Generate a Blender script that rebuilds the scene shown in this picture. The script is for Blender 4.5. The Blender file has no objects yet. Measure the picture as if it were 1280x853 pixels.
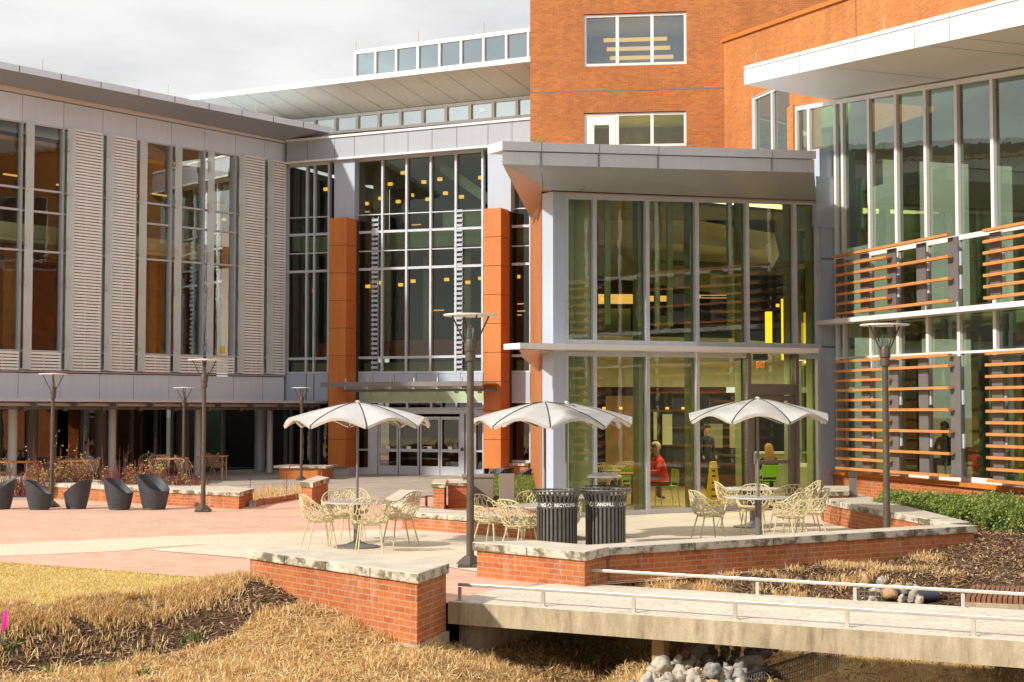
import bpy, bmesh, math, random
import numpy as np
from mathutils import Vector, Matrix, noise
from mathutils.geometry import delaunay_2d_cdt
random.seed(7)
R = math.radians
SC = bpy.context.scene
COL = SC.collection
# ------------------------------------------------------------ camera model
FOC, CAMZ, PIT = 1900.0, 2.15, R(2.67)
SP, CP = math.sin(PIT), math.cos(PIT)
def ray(px, py):
    x = (px-640)/FOC; y = (426.5-py)/FOC
    return Vector((x, CP-SP*y, SP+CP*y))
def G(px, py, z=0.0):
    d = ray(px, py); t = (z-CAMZ)/d.z
    return Vector((d.x*t, d.y*t, z))
def DP(px, py, dep):
    d = ray(px, py); t = dep/d.y
    return Vector((d.x*t, dep, CAMZ+d.z*t))
def XY(px, dep):
    p = DP(px, 515, dep); return Vector((p.x, p.y))
def gy(dep): return 515+4085/dep
class Frame:
    def __init__(s, o, b, n_toward=None):
        s.o = Vector(o[:2]); d = Vector(b[:2])-s.o; s.L = d.length; s.ux = d/s.L
        n = Vector((s.ux.y, -s.ux.x))
        if n.dot(-s.o) < 0: n = -n
        s.n = n
    def P(s, u, z, n=0.0):
        q = s.o+s.ux*u+s.n*n
        return Vector((q.x, q.y, z))
    def uz(s, px, py, n=0.0):
        d = ray(px, py); o = s.o+s.n*n
        t = o.dot(s.n)/(d.x*s.n.x+d.y*s.n.y)
        q = Vector((d.x*t, d.y*t))
        return (q-o).dot(s.ux), CAMZ+d.z*t
    def u(s, px, py=400, n=0.0): return s.uz(px, py, n)[0]
    def line(s, a, b, n=0.0):
        u0, z0 = s.uz(a[0], a[1], n); u1, z1 = s.uz(b[0], b[1], n)
        k = (z1-z0)/(u1-u0)
        return lambda u: z0+(u-u0)*k
# ------------------------------------------------------------ object helpers
def tag(o, label=None, cat=None, group=None, kind=None):
    if label: o['label'] = label
    if cat: o['category'] = cat
    if group: o['group'] = group
    if kind: o['kind'] = kind
    return o
def thing(name, label, cat, loc=(0,0,0), rz=0, group=None):
    o = bpy.data.objects.new(name, None); COL.objects.link(o)
    o.empty_display_size = .2
    loc = Vector(loc) if len(loc) == 3 else Vector((loc[0], loc[1], 0))
    o.location = loc; o.rotation_euler = (0,0,rz)
    return tag(o, label, cat, group)
def rootloc(p):
    while p.parent: p = p.parent
    return Vector(p.location)
def kids(o): return [c for c in bpy.data.objects if c.parent == o]
def copy_tree(o, parent=None):
    c = o.copy(); COL.objects.link(c); c.parent = parent
    for ch in kids(o): copy_tree(ch, c)
    return c
class MB:
    def __init__(s): s.v = []; s.f = []; s.uv = []
    def poly(s, pts, uvs=None):
        b = len(s.v); s.v += [tuple(p) for p in pts]; s.f.append(tuple(range(b, b+len(pts))))
        if uvs is None: uvs = [(p[0], p[1]) for p in pts]
        s.uv += [tuple(q) for q in uvs]
        return s
    def fbox(s, fr, u0, u1, z0, z1, n0, n1, z0b=None, z1b=None):
        if z0b is None: z0b = z0
        if z1b is None: z1b = z1
        if u1 < u0: u0, u1, z0, z0b, z1, z1b = u1, u0, z0b, z0, z1b, z1
        if n0 > n1: n0, n1 = n1, n0
        P = fr.P
        a,b,c,d = P(u0,z0,n1),P(u1,z0b,n1),P(u1,z1b,n1),P(u0,z1,n1)
        e,f,g,h = P(u0,z0,n0),P(u1,z0b,n0),P(u1,z1b,n0),P(u0,z1,n0)
        s.poly([a,b,c,d], [(u0,z0),(u1,z0b),(u1,z1b),(u0,z1)])
        s.poly([f,e,h,g], [(u1,z0b),(u0,z0),(u0,z1),(u1,z1b)])
        s.poly([e,a,d,h], [(n0,z0),(n1,z0),(n1,z1),(n0,z1)])
        s.poly([b,f,g,c], [(n1,z0b),(n0,z0b),(n0,z1b),(n1,z1b)])
        s.poly([d,c,g,h], [(u0,n1),(u1,n1),(u1,n0),(u0,n0)])
        s.poly([e,f,b,a], [(u0,n0),(u1,n0),(u1,n1),(u0,n1)])
        return s
    def box(s, c, size, rz=0.0):
        fr = Frame.__new__(Frame)
        fr.ux = Vector((math.cos(rz), math.sin(rz))); fr.n = Vector((math.sin(rz), -math.cos(rz))); fr.o = Vector((c[0], c[1]))
        return s.fbox(fr, -size[0]/2, size[0]/2, c[2]-size[2]/2, c[2]+size[2]/2, -size[1]/2, size[1]/2)
    def tube(s, pts, rads, seg=8, caps=True):
        pts = [Vector(p) for p in pts]
        if not hasattr(rads, '__len__'): rads = [rads]*len(pts)
        base = len(s.v); prev = None
        for i, p in enumerate(pts):
            t = (pts[min(i+1, len(pts)-1)]-pts[max(i-1, 0)])
            if t.length < 1e-9: t = Vector((0,0,1))
            t.normalize()
            if prev is None:
                a = Vector((0,0,1)) if abs(t.z) < .9 else Vector((1,0,0))
                x = t.cross(a).normalized()
            else:
                x = (prev-t*prev.dot(t)).normalized()
            prev = x; y = t.cross(x)
            for k in range(seg):
                q = 2*math.pi*k/seg
                s.v.append(tuple(p+(x*math.cos(q)+y*math.sin(q))*rads[i]))
        for i in range(len(pts)-1):
            for k in range(seg):
                k2 = (k+1) % seg
                s.f.append((base+i*seg+k, base+i*seg+k2, base+(i+1)*seg+k2, base+(i+1)*seg+k))
                s.uv += [(k/seg, i), ((k+1)/seg, i), ((k+1)/seg, i+1), (k/seg, i+1)]
        if caps:
            s.f.append(tuple(base+k for k in reversed(range(seg)))); s.uv += [(0,0)]*seg
            l = base+(len(pts)-1)*seg
            s.f.append(tuple(l+k for k in range(seg))); s.uv += [(0,0)]*seg
        return s
    def lathe(s, prof, c=(0,0,0), seg=24, capb=True, capt=True):
        base = len(s.v)
        for (r, z) in prof:
            for k in range(seg):
                q = 2*math.pi*k/seg
                s.v.append((c[0]+r*math.cos(q), c[1]+r*math.sin(q), c[2]+z))
        for i in range(len(prof)-1):
            for k in range(seg):
                k2 = (k+1) % seg
                s.f.append((base+i*seg+k, base+i*seg+k2, base+(i+1)*seg+k2, base+(i+1)*seg+k))
                s.uv += [(k/seg, i), ((k+1)/seg, i), ((k+1)/seg, i+1), (k/seg, i+1)]
        if capb: s.f.append(tuple(base+k for k in reversed(range(seg)))); s.uv += [(0,0)]*seg
        if capt:
            l = base+(len(prof)-1)*seg; s.f.append(tuple(l+k for k in range(seg))); s.uv += [(0,0)]*seg
        return s
    def prism(s, pts2, z0, z1, uoff=0.0):
        """vertical prism on a plan polygon; z0/z1 numbers or lists"""
        n = len(pts2)
        Z0 = z0 if hasattr(z0, '__len__') else [z0]*n
        Z1 = z1 if hasattr(z1, '__len__') else [z1]*n
        u = uoff
        area = sum(pts2[i][0]*pts2[(i+1)%n][1]-pts2[(i+1)%n][0]*pts2[i][1] for i in range(n))
        if area < 0: pts2 = pts2[::-1]; Z0 = Z0[::-1]; Z1 = Z1[::-1]
        for i in range(n):
            j = (i+1) % n
            a, b = Vector(pts2[i][:2]), Vector(pts2[j][:2]); L = (b-a).length
            s.poly([(a.x,a.y,Z0[i]),(b.x,b.y,Z0[j]),(b.x,b.y,Z1[j]),(a.x,a.y,Z1[i])], [(u,Z0[i]),(u+L,Z0[j]),(u+L,Z1[j]),(u,Z1[i])])
            u += L
        s.poly([(p[0],p[1],Z1[i]) for i, p in enumerate(pts2)])
        s.poly([(pts2[i][0],pts2[i][1],Z0[i]) for i in reversed(range(n))])
        return s
    def build(s, name, mat, parent=None, smooth=False, bevel=0, weld=False):
        off = rootloc(parent) if parent else Vector((0,0,0))
        me = bpy.data.meshes.new(name)
        v = np.array(s.v, dtype=float).reshape(-1,3)-np.array(off)
        me.from_pydata(v.tolist(), [], s.f)
        uvl = me.uv_layers.new(name='UVMap')
        uvl.data.foreach_set('uv', np.array(s.uv, dtype=np.float32).ravel())
        me.update()
        if weld:
            bm = bmesh.new(); bm.from_mesh(me); bmesh.ops.remove_doubles(bm, verts=bm.verts, dist=1e-4)
            bm.to_mesh(me); bm.free()
        o = bpy.data.objects.new(name, me); COL.objects.link(o)
        if mat: me.materials.append(mat)
        if parent: o.parent = parent
        if smooth:
            me.polygons.foreach_set('use_smooth', [True]*len(me.polygons))
            try: me.set_sharp_from_angle(angle=R(38))
            except Exception: pass
        if bevel:
            bm = bmesh.new(); bm.from_mesh(me); bmesh.ops.remove_doubles(bm, verts=bm.verts, dist=1e-4); bm.to_mesh(me); bm.free()
            m = o.modifiers.new('bevel', 'BEVEL'); m.width = bevel; m.segments = 2; m.limit_method = 'ANGLE'
        return o
# ------------------------------------------------------------ materials
def newmat(name):
    m = bpy.data.materials.new(name); m.use_nodes = True
    nt = m.node_tree; nt.nodes.clear()
    out = nt.nodes.new('ShaderNodeOutputMaterial')
    return m, nt, out
def lk(nt, a, b): nt.links.new(a, b)
def ramp(nt, fac, stops):
    r = nt.nodes.new('ShaderNodeValToRGB'); lk(nt, fac, r.inputs[0])
    e = r.color_ramp.elements
    while len(e) < len(stops): e.new(.5)
    for i, (p, c) in enumerate(stops): e[i].position = p; e[i].color = (*c, 1) if len(c) == 3 else c
    return r.outputs[0]
def noisen(nt, vec, scale, detail=4, rough=.55):
    n = nt.nodes.new('ShaderNodeTexNoise'); n.inputs['Scale'].default_value = scale
    n.inputs['Detail'].default_value = detail; n.inputs['Roughness'].default_value = rough
    if vec is not None: lk(nt, vec, n.inputs['Vector'])
    return n.outputs[0]
def mixc(nt, fac, a, b, mode='MIX'):
    m = nt.nodes.new('ShaderNodeMix'); m.data_type = 'RGBA'; m.blend_type = mode
    for sock, val in ((m.inputs[0], fac), (m.inputs[6], a), (m.inputs[7], b)):
        if hasattr(val, 'is_linked') or hasattr(val, 'links'): lk(nt, val, sock)
        elif isinstance(val, (int, float)): sock.default_value = val
        else: sock.default_value = (*val, 1) if len(val) == 3 else val
    return m.outputs[2]
def coord(nt, kind='Object'):
    return nt.nodes.new('ShaderNodeTexCoord').outputs[kind]
def geopos(nt): return nt.nodes.new('ShaderNodeNewGeometry').outputs['Position']
def mapping(nt, vec, scale=(1,1,1), rot=(0,0,0)):
    m = nt.nodes.new('ShaderNodeMapping'); lk(nt, vec, m.inputs[0]); m.inputs['Scale'].default_value = scale; m.inputs['Rotation'].default_value = rot
    return m.outputs[0]
def bump(nt, h, strength=.3, dist=.02):
    b = nt.nodes.new('ShaderNodeBump'); b.inputs['Strength'].default_value = strength; b.inputs['Distance'].default_value = dist
    lk(nt, h, b.inputs['Height']); return b.outputs[0]
def pbsdf(nt, out, base, rough=.6, metal=0, normal=None, spec=None):
    p = nt.nodes.new('ShaderNodeBsdfPrincipled')
    if hasattr(base, 'links'): lk(nt, base, p.inputs['Base Color'])
    else: p.inputs['Base Color'].default_value = (*base, 1)
    if hasattr(rough, 'links'): lk(nt, rough, p.inputs['Roughness'])
    else: p.inputs['Roughness'].default_value = rough
    p.inputs['Metallic'].default_value = metal
    if spec is not None: p.inputs['Specular IOR Level'].default_value = spec
    if normal is not None: lk(nt, normal, p.inputs['Normal'])
    lk(nt, p.outputs[0], out.inputs[0]); return p
def plain(name, c, rough=.6, metal=0, var=.12, scale=3.0, bmp=0.0, spec=None):
    """base colour with cloudy variation and fine speckle"""
    m, nt, out = newmat(name)
    pos = geopos(nt)
    n = noisen(nt, pos, scale, 5); n2 = noisen(nt, pos, scale*14, 3)
    lo = tuple(max(0, x*(1-var*1.6)) for x in c); hi = tuple(min(1, x*(1+var*1.2)) for x in c)
    col = ramp(nt, n, [(.3, lo), (.7, hi)])
    col = mixc(nt, .25*min(1, var*5), col, ramp(nt, n2, [(.35, lo), (.65, hi)]))
    rr = ramp(nt, n, [(.3, (max(0, rough-.08),)*3), (.7, (min(1, rough+.08),)*3)])
    pbsdf(nt, out, col, rr, metal, bump(nt, n2, bmp, .01) if bmp else None, spec)
    return m
def panelmat(name, c, rough=.35, metal=.0, var=.05, streak=.12):
    m, nt, out = newmat(name)
    pos = geopos(nt)
    n = noisen(nt, pos, .5, 3); st = noisen(nt, mapping(nt, pos, (3.5, 3.5, .25)), 2.2, 5, .7)
    col = ramp(nt, n, [(.25, tuple(x*(1-var) for x in c)), (.75, tuple(min(1, x*(1+var)) for x in c))])
    col = mixc(nt, ramp(nt, st, [(.45, (0,0,0)), (.75, (streak,)*3)]), col, tuple(x*.45 for x in c))
    pbsdf(nt, out, col, rough, metal); return m
def brick(name, c1, c2, mort, w=.2, h=.0677, mo=.009, weather=0.0, dark=(.3,.2,.15)):
    m, nt, out = newmat(name)
    uv = coord(nt, 'UV')
    b = nt.nodes.new('ShaderNodeTexBrick'); lk(nt, uv, b.inputs['Vector'])
    b.inputs['Scale'].default_value = 1; b.inputs['Brick Width'].default_value = w; b.inputs['Row Height'].default_value = h
    b.inputs['Mortar Size'].default_value = mo; b.inputs['Mortar Smooth'].default_value = .15; b.inputs['Bias'].default_value = 0
    b.inputs['Color1'].default_value = (*c1,1); b.inputs['Color2'].default_value = (*c2,1); b.inputs['Mortar'].default_value = (*mort,1)
    pos = geopos(nt)
    big = noisen(nt, pos, .7, 4); fine = noisen(nt, pos, 22, 4)
    col = mixc(nt, ramp(nt, big, [(.35, (0,)*3), (.75, (.35,)*3)]), b.outputs['Color'], tuple(x*.62 for x in c2))
    col = mixc(nt, .35, col, ramp(nt, fine, [(.3, (.55,)*3), (.7, (1.25,)*3)]), 'MULTIPLY')
    vs_ = noisen(nt, mapping(nt, pos, (1.6, 1.6, .12)), 1.3, 6, .65)
    col = mixc(nt, .55, col, ramp(nt, vs_, [(.30, (.78,.74,.72)), (.6, (1.05,)*3)]), 'MULTIPLY')
    if weather:
        st = noisen(nt, mapping(nt, pos, (4, 4, .9)), 1.4, 5, .65)
        col = mixc(nt, ramp(nt, st, [(.54, (0,)*3), (.74, (weather,)*3)]), col, (.55,.45,.38))
    add = nt.nodes.new('ShaderNodeMath'); add.operation = 'MULTIPLY_ADD'
    lk(nt, b.outputs['Fac'], add.inputs[0]); add.inputs[1].default_value = -1; lk(nt, fine, add.inputs[2])
    pbsdf(nt, out, col, .85, 0, bump(nt, add.outputs[0], .5, .008)); return m
def glassmat(name, tint, refl=.12, rough=.0, gl=(1,1,1), fm=1.1):
    m, nt, out = newmat(name)
    t = nt.nodes.new('ShaderNodeBsdfTransparent'); t.inputs[0].default_value = (*tint,1)
    g = nt.nodes.new('ShaderNodeBsdfGlossy'); g.inputs['Roughness'].default_value = rough; g.inputs[0].default_value = (*gl,1)
    w = nt.nodes.new('ShaderNodeBump'); w.inputs['Strength'].default_value = .045; w.inputs['Distance'].default_value = .04
    lk(nt, noisen(nt, geopos(nt), 1.3, 3), w.inputs['Height']); lk(nt, w.outputs[0], g.inputs['Normal'])
    f = nt.nodes.new('ShaderNodeFresnel'); f.inputs[0].default_value = 1.5
    a = nt.nodes.new('ShaderNodeMath'); a.operation = 'MULTIPLY_ADD'; lk(nt, f.outputs[0], a.inputs[0]); a.inputs[1].default_value = fm; a.inputs[2].default_value = refl
    a.use_clamp = True
    mx = nt.nodes.new('ShaderNodeMixShader'); lk(nt, a.outputs[0], mx.inputs[0]); lk(nt, t.outputs[0], mx.inputs[1]); lk(nt, g.outputs[0], mx.inputs[2])
    lk(nt, mx.outputs[0], out.inputs[0]); return m
def emit(name, c, s):
    m, nt, out = newmat(name)
    e = nt.nodes.new('ShaderNodeEmission'); e.inputs[0].default_value = (*c,1); e.inputs[1].default_value = s
    lk(nt, e.outputs[0], out.inputs[0]); return m
def capmat():
    m, nt, out = newmat('stained_stone')
    pos = geopos(nt)
    geo = nt.nodes.new('ShaderNodeNewGeometry')
    sep = nt.nodes.new('ShaderNodeSeparateXYZ'); lk(nt, geo.outputs['Normal'], sep.inputs[0])
    n = noisen(nt, pos, 2.5, 5); f = noisen(nt, pos, 40, 3)
    c = ramp(nt, n, [(.3, (.5,.44,.34)), (.7, (.66,.6,.49))])
    c = mixc(nt, .3, c, ramp(nt, f, [(.3, (.6,)*3), (.7, (1.15,)*3)]), 'MULTIPLY')
    st = noisen(nt, mapping(nt, pos, (2.4,2.4,3.5)), 1.3, 7, .7)
    side = nt.nodes.new('ShaderNodeMath'); side.operation = 'LESS_THAN'; lk(nt, sep.outputs[2], side.inputs[0]); side.inputs[1].default_value = .4
    msk = ramp(nt, st, [(.44, (0,)*3), (.56, (.9,)*3)])
    mm = nt.nodes.new('ShaderNodeMath'); mm.operation = 'MULTIPLY'; lk(nt, side.outputs[0], mm.inputs[0]); lk(nt, msk, mm.inputs[1])
    c = mixc(nt, mm.outputs[0], c, (.10,.085,.035))
    pbsdf(nt, out, c, .85, 0, bump(nt, f, .3, .006)); return m
def groundmat(name, stops, scale=1.2, fscale=30, bmp=.4, rough=.9):
    m, nt, out = newmat(name); pos = geopos(nt)
    c = ramp(nt, noisen(nt, pos, scale, 6, .6), stops)
    f = noisen(nt, pos, fscale, 4)
    c = mixc(nt, .5, c, ramp(nt, f, [(.3, (.5,)*3), (.7, (1.35,)*3)]), 'MULTIPLY')
    pbsdf(nt, out, c, rough, 0, bump(nt, f, bmp, .03)); return m
def pavers(name, c1, c2, mort, w=.2, h=.1, rot=0.5, mo=.006, var=.3):
    m, nt, out = newmat(name); pos = geopos(nt)
    b = nt.nodes.new('ShaderNodeTexBrick'); lk(nt, mapping(nt, pos, rot=(0,0,rot)), b.inputs['Vector'])
    b.inputs['Scale'].default_value = 1; b.inputs['Brick Width'].default_value = w; b.inputs['Row Height'].default_value = h; b.inputs['Mortar Size'].default_value = mo
    b.inputs['Color1'].default_value = (*c1,1); b.inputs['Color2'].default_value = (*c2,1); b.inputs['Mortar'].default_value = (*mort,1)
    big = noisen(nt, mapping(nt, pos, (.6,1,1)), .9, 7, .72)
    c = mixc(nt, var, b.outputs[0], ramp(nt, big, [(.3, (.5,)*3), (.7, (1.3,)*3)]), 'MULTIPLY')
    pbsdf(nt, out, c, .8, 0, bump(nt, b.outputs['Fac'], -.3, .005)); return m

M = {}
M['brick'] = brick('red_brick', (.58,.19,.042), (.43,.125,.03), (.42,.23,.10), mo=.0075)
M['brick_wall'] = brick('weathered_brick', (.55,.17,.045), (.40,.105,.028), (.46,.29,.16), mo=.0075, weather=.4)
M['brick_light'] = brick('sunny_brick', (.62,.225,.048), (.49,.16,.036), (.50,.28,.13), mo=.0075)  # paler copy of the red brick, sunlight put into its colour
M['cap'] = capmat()
M['panel'] = panelmat('grey_metal_panel', (.43,.49,.58), .38, 0)
M['panel_shaded'] = panelmat('shaded_metal_panel', (.36,.38,.43), .45, 0)  # darker copy of the grey panel, shade put into its colour
M['white_metal'] = panelmat('white_metal', (.76,.75,.73), .4, 0, .04, .1)
M['frame'] = plain('aluminium_frame', (.54,.57,.62), .38, .1, .05)
M['frame_dark'] = plain('dark_aluminium_frame', (.2,.2,.21), .45, .3, .05)
M['beige'] = panelmat('beige_soffit', (.62,.59,.50), .6, 0, .08, .25)
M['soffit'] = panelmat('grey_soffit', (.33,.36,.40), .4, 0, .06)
M['brown_soffit'] = panelmat('brick_reflection_soffit', (.50,.34,.25), .3, .1, .12)  # brown is the lit brick's reflection put into the soffit colour
M['orange'] = panelmat('orange_cladding', (.58,.185,.035), .5, 0, .12, .35)
M['panel_pale'] = panelmat('pale_metal_panel', (.62,.64,.69), .38, 0, .05, .16)
M['panel_lw'] = panelmat('cool_metal_panel', (.70,.82,.96), .36, 0, .05, .14)
M['backing'] = plain('pale_backing', (.60,.74,.78), .5, 0, .1)
M['joint'] = plain('dark_joint', (.05,.05,.05), .8)
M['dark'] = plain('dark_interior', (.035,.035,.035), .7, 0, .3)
M['int_wall'] = plain('interior_wall', (.36,.36,.22), .8, 0, .12)
M['int_cream'] = plain('cream_ceiling', (.80,.78,.55), .8, 0, .05)
M['int_brown'] = plain('brown_interior', (.36,.20,.09), .7, 0, .2)
M['int_red'] = plain('rust_interior', (.42,.085,.03), .7, 0, .2)
M['int_wood'] = plain('wood_ceiling', (.6,.28,.10), .6, 0, .15)
M['int_floor'] = plain('interior_floor', (.5,.42,.22), .35, 0, .2)
M['int_green'] = plain('green_interior', (.42,.52,.33), .6, 0, .1)
def streaked(name, stops):
    m, nt, out = newmat(name); pos = geopos(nt)
    c = ramp(nt, noisen(nt, mapping(nt, pos, (3.5,3.5,.8)), 1.5, 7, .7), stops)
    g_ = noisen(nt, pos, 1.1, 3); c = mixc(nt, .35, c, ramp(nt, g_, [(.35,(.55,.5,.42)),(.65,(1.2,1.15,1.05))]), 'MULTIPLY')
    f = noisen(nt, pos, 38, 4); c = mixc(nt, .3, c, ramp(nt, f, [(.3,(.6,)*3),(.7,(1.2,)*3)]), 'MULTIPLY')
    pbsdf(nt, out, c, .9, 0, bump(nt, f, .3, .006)); return m
M['concrete'] = streaked('weathered_concrete', [(.3,(.20,.15,.09)),(.46,(.40,.33,.22)),(.68,(.56,.48,.34))])
M['deck'] = groundmat('pale_concrete_deck', [(.3,(.58,.51,.40)),(.7,(.72,.65,.53))], 1.1, 18, .15)
M['terrace'] = pavers('terrace_slabs', (.70,.60,.46), (.74,.65,.50), (.46,.37,.27), 1.5, 1.5, .55, .012, .35)
M['band'] = groundmat('sand_concrete', [(.3,(.70,.57,.40)),(.7,(.78,.66,.48))], .9, 14, .1)
M['pavers'] = pavers('salmon_pavers', (.66,.38,.26), (.76,.49,.36), (.50,.32,.23), .2, .1, .55, .005, .35)
M['far_paving'] = pavers('grey_pavers', (.40,.35,.29), (.48,.42,.35), (.26,.22,.18), .6, .3, .4, .01, .5)
M['steel'] = plain('brushed_rail', (.56,.52,.45), .4, .5, .08)
M['bronze'] = plain('bronze_pole', (.105,.085,.062), .5, .3, .12, 6)
M['bin'] = plain('bin_steel', (.125,.118,.105), .42, .3, .12, 8)
M['cream_metal'] = plain('cream_painted_metal', (.62,.53,.31), .45, 0, .1, 12)
M['tabletop'] = plain('table_top', (.62,.60,.55), .3, .2, .06)
M['umbrella'] = plain('umbrella_aluminium', (.68,.66,.62), .32, .35, .10, 2.5)
M['rib_dark'] = plain('dark_seam', (.06,.055,.05), .6)
M['wicker'] = plain('charcoal_wicker', (.05,.053,.062), .5, 0, .25, 20, .4)
M['box_grey'] = panelmat('taupe_panel', (.24,.21,.185), .55, 0, .06)
M['wood_slat'] = plain('orange_wood_slat', (.66,.26,.075), .5, 0, .15, 6)
M['fin'] = plain('grey_fin', (.20,.19,.185), .45, .3, .05)
M['white'] = plain('white_paint', (.78,.77,.74), .5, 0, .04)
M['slat_white'] = plain('white_louver', (.92,.96,1.0), .45, 0, .03)
M['yellow'] = plain('yellow_plastic', (.95,.62,.03), .45, 0, .08)
M['glass_tower'] = glassmat('blue_glass', (.62,.74,.92), .22, 0, (.7,.8,1.0))
M['glass_pale'] = glassmat('pale_glass', (.5,.6,.58), .72, 0, (.86,.95,.93))
M['glass_cf'] = glassmat('hall_glass', (.62,.70,.58), .03, 0, (.85,.95,.85), .9)
M['timber_red'] = plain('weathered_red_timber', (.24,.10,.05), .8, 0, .2, 4)
M['glass'] = glassmat('green_glass', (.84,.93,.70), .03)
M['glass_lw'] = glassmat('clear_glass', (.70,.74,.64), .0, 0, (.85,.9,.85), .6)
M['glass_dark'] = glassmat('smoked_glass', (.30,.33,.28), .05)
M['glass_rw'] = glassmat('reflective_glass', (.37,.48,.29), .26, 0, (.76,.90,.78))
M['glass_blue'] = glassmat('sky_glass', (.35,.45,.45), .55, 0, (.75,.88,.92))
M['glass_fin'] = glassmat('fritted_glass', (.62,.66,.64), .12, .2)
m_, nt_0, out_0 = newmat('fritted_glass_fin')
_t = nt_0.nodes.new('ShaderNodeBsdfTransparent'); _t.inputs[0].default_value = (.8,.88,.88,1); _d = nt_0.nodes.new('ShaderNodeBsdfPrincipled'); _d.inputs['Base Color'].default_value = (.84,.95,.98,1); _d.inputs['Roughness'].default_value = .25
_w = nt_0.nodes.new('ShaderNodeMixShader'); _w.inputs[0].default_value = .55; lk(nt_0, _t.outputs[0], _w.inputs[1]); lk(nt_0, _d.outputs[0], _w.inputs[2]); lk(nt_0, _w.outputs[0], out_0.inputs[0])
M['frit_fin'] = m_
M['frit'] = plain('grey_frit_fin', (.30,.33,.33), .4, .1, .08)
M['lamp_on'] = emit('lit_lamp', (1,.52,.06), 1.5)
M['lamp_soft'] = emit('lit_strip', (1,.50,.12), 1.0)
M['pendant'] = emit('lit_pendant', (1,.50,.015), 2.0)
M['letters'] = plain('white_letters', (.85,.85,.83), .6, 0, .02)
M['exit'] = emit('exit_letters', (1,.25,.04), 1.0)
M['mulchsoil'] = groundmat('mulch_soil', [(.3,(.08,.042,.022)),(.6,(.18,.10,.05)),(.8,(.28,.17,.09))], 3, 55, .9)
M['straw_ground'] = groundmat('straw_ground', [(.3,(.17,.09,.03)),(.55,(.38,.23,.08)),(.8,(.5,.33,.12))], 2.4, 45, .8)
M['lawn'] = groundmat('dry_lawn', [(.3,(.56,.40,.12)),(.7,(.68,.52,.20))], 1.2, 35, .6)
M['earth'] = groundmat('bare_ground', [(.3,(.25,.2,.12)),(.7,(.35,.28,.18))], .1, 4, .2)
M['green_grass'] = groundmat('green_grass_ground', [(.3,(.10,.13,.02)),(.7,(.22,.26,.05))], 3, 40, .8)
def leafmat(name, stops, trans=.25):
    m, nt, out = newmat(name)
    oi = nt.nodes.new('ShaderNodeNewGeometry')
    c = ramp(nt, oi.outputs['Random Per Island'], stops)
    p = pbsdf(nt, out, c, .65)
    tr = nt.nodes.new('ShaderNodeBsdfTranslucent'); lk(nt, c, tr.inputs[0])
    mx = nt.nodes.new('ShaderNodeMixShader'); mx.inputs[0].default_value = trans
    lk(nt, p.outputs[0], mx.inputs[1]); lk(nt, tr.outputs[0], mx.inputs[2]); lk(nt, mx.outputs[0], out.inputs[0])
    return m
M['straw'] = leafmat('straw_blades', [(0,(.40,.23,.08)),(.4,(.76,.50,.20)),(.8,(.90,.68,.34)),(1,(.93,.80,.52))], .3)
M['lawn_blade'] = leafmat('lawn_blades', [(0,(.66,.46,.13)),(.6,(.82,.62,.24)),(1,(.86,.70,.34))], .3)
M['mulch'] = leafmat('mulch_chips', [(0,(.07,.038,.02)),(.4,(.20,.11,.055)),(.75,(.36,.21,.11)),(1,(.66,.47,.28))], .0)
M['hedge'] = leafmat('hedge_leaves', [(0,(.09,.15,.025)),(.5,(.23,.31,.06)),(1,(.46,.52,.15))], .35)
M['tree_leaf'] = leafmat('tree_leaves', [(0,(.02,.035,.01)),(1,(.09,.11,.03))], .2)
M['twig'] = plain('brown_twig', (.08,.05,.03), .8)
M['dogwood'] = leafmat('red_stems', [(0,(.10,.018,.02)),(1,(.28,.07,.06))], 0)
M['yellow_leaf'] = leafmat('yellow_green_leaves', [(0,(.35,.33,.04)),(1,(.62,.58,.14))], .35)
M['rock'] = groundmat('river_rock', [(.3,(.30,.26,.20)),(.7,(.56,.50,.41))], 2.0, 25, .25)
M['rock_grey'] = groundmat('grey_rock', [(.3,(.20,.19,.17)),(.7,(.38,.36,.32))], 2.0, 25, .25)
M['rock_tan'] = groundmat('tan_rock', [(.3,(.42,.25,.10)),(.7,(.56,.38,.18))], 2.0, 25, .25)
M['skin'] = plain('skin', (.45,.25,.16), .55, 0, .04)
M['red_cloth'] = plain('red_cloth', (.80,.03,.03), .8, 0, .1)
M['dark_cloth'] = plain('dark_cloth', (.03,.03,.04), .85, 0, .1)
M['grey_cloth'] = plain('grey_cloth', (.12,.12,.14), .85, 0, .1)
M['blond'] = plain('blond_hair', (.42,.25,.09), .6, 0, .15, 30)
M['grey_hair'] = plain('pale_hair', (.45,.36,.24), .6, 0, .15, 30)
M['brown_hair'] = plain('brown_hair', (.05,.025,.012), .6, 0, .15, 30)
M['lime'] = plain('lime_plastic', (.25,.62,.03), .45, 0, .05)
M['pink'] = plain('pink_flag', (.8,.04,.35), .5, 0, .03)
M['pot'] = plain('dark_pipe', (.05,.055,.08), .5, 0, .1)
M['timber'] = plain('timber', (.42,.27,.11), .7, 0, .15, 5, .2)
M['wire'] = plain('galvanised_wire', (.32,.34,.37), .4, .6, .05)
M['hedge_core'] = plain('hedge_core', (.03,.045,.012), .9, 0, .3, 9)
M['hall_side'] = plain('hall_side_wall', (.10,.13,.10), .7, 0, .2)
M['tan_shaded_metal'] = plain('tan_shaded_chair_metal', (.24,.16,.08), .5, 0, .1)  # chair cream darkened: tan plus the wing's shade put into the colour
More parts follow.
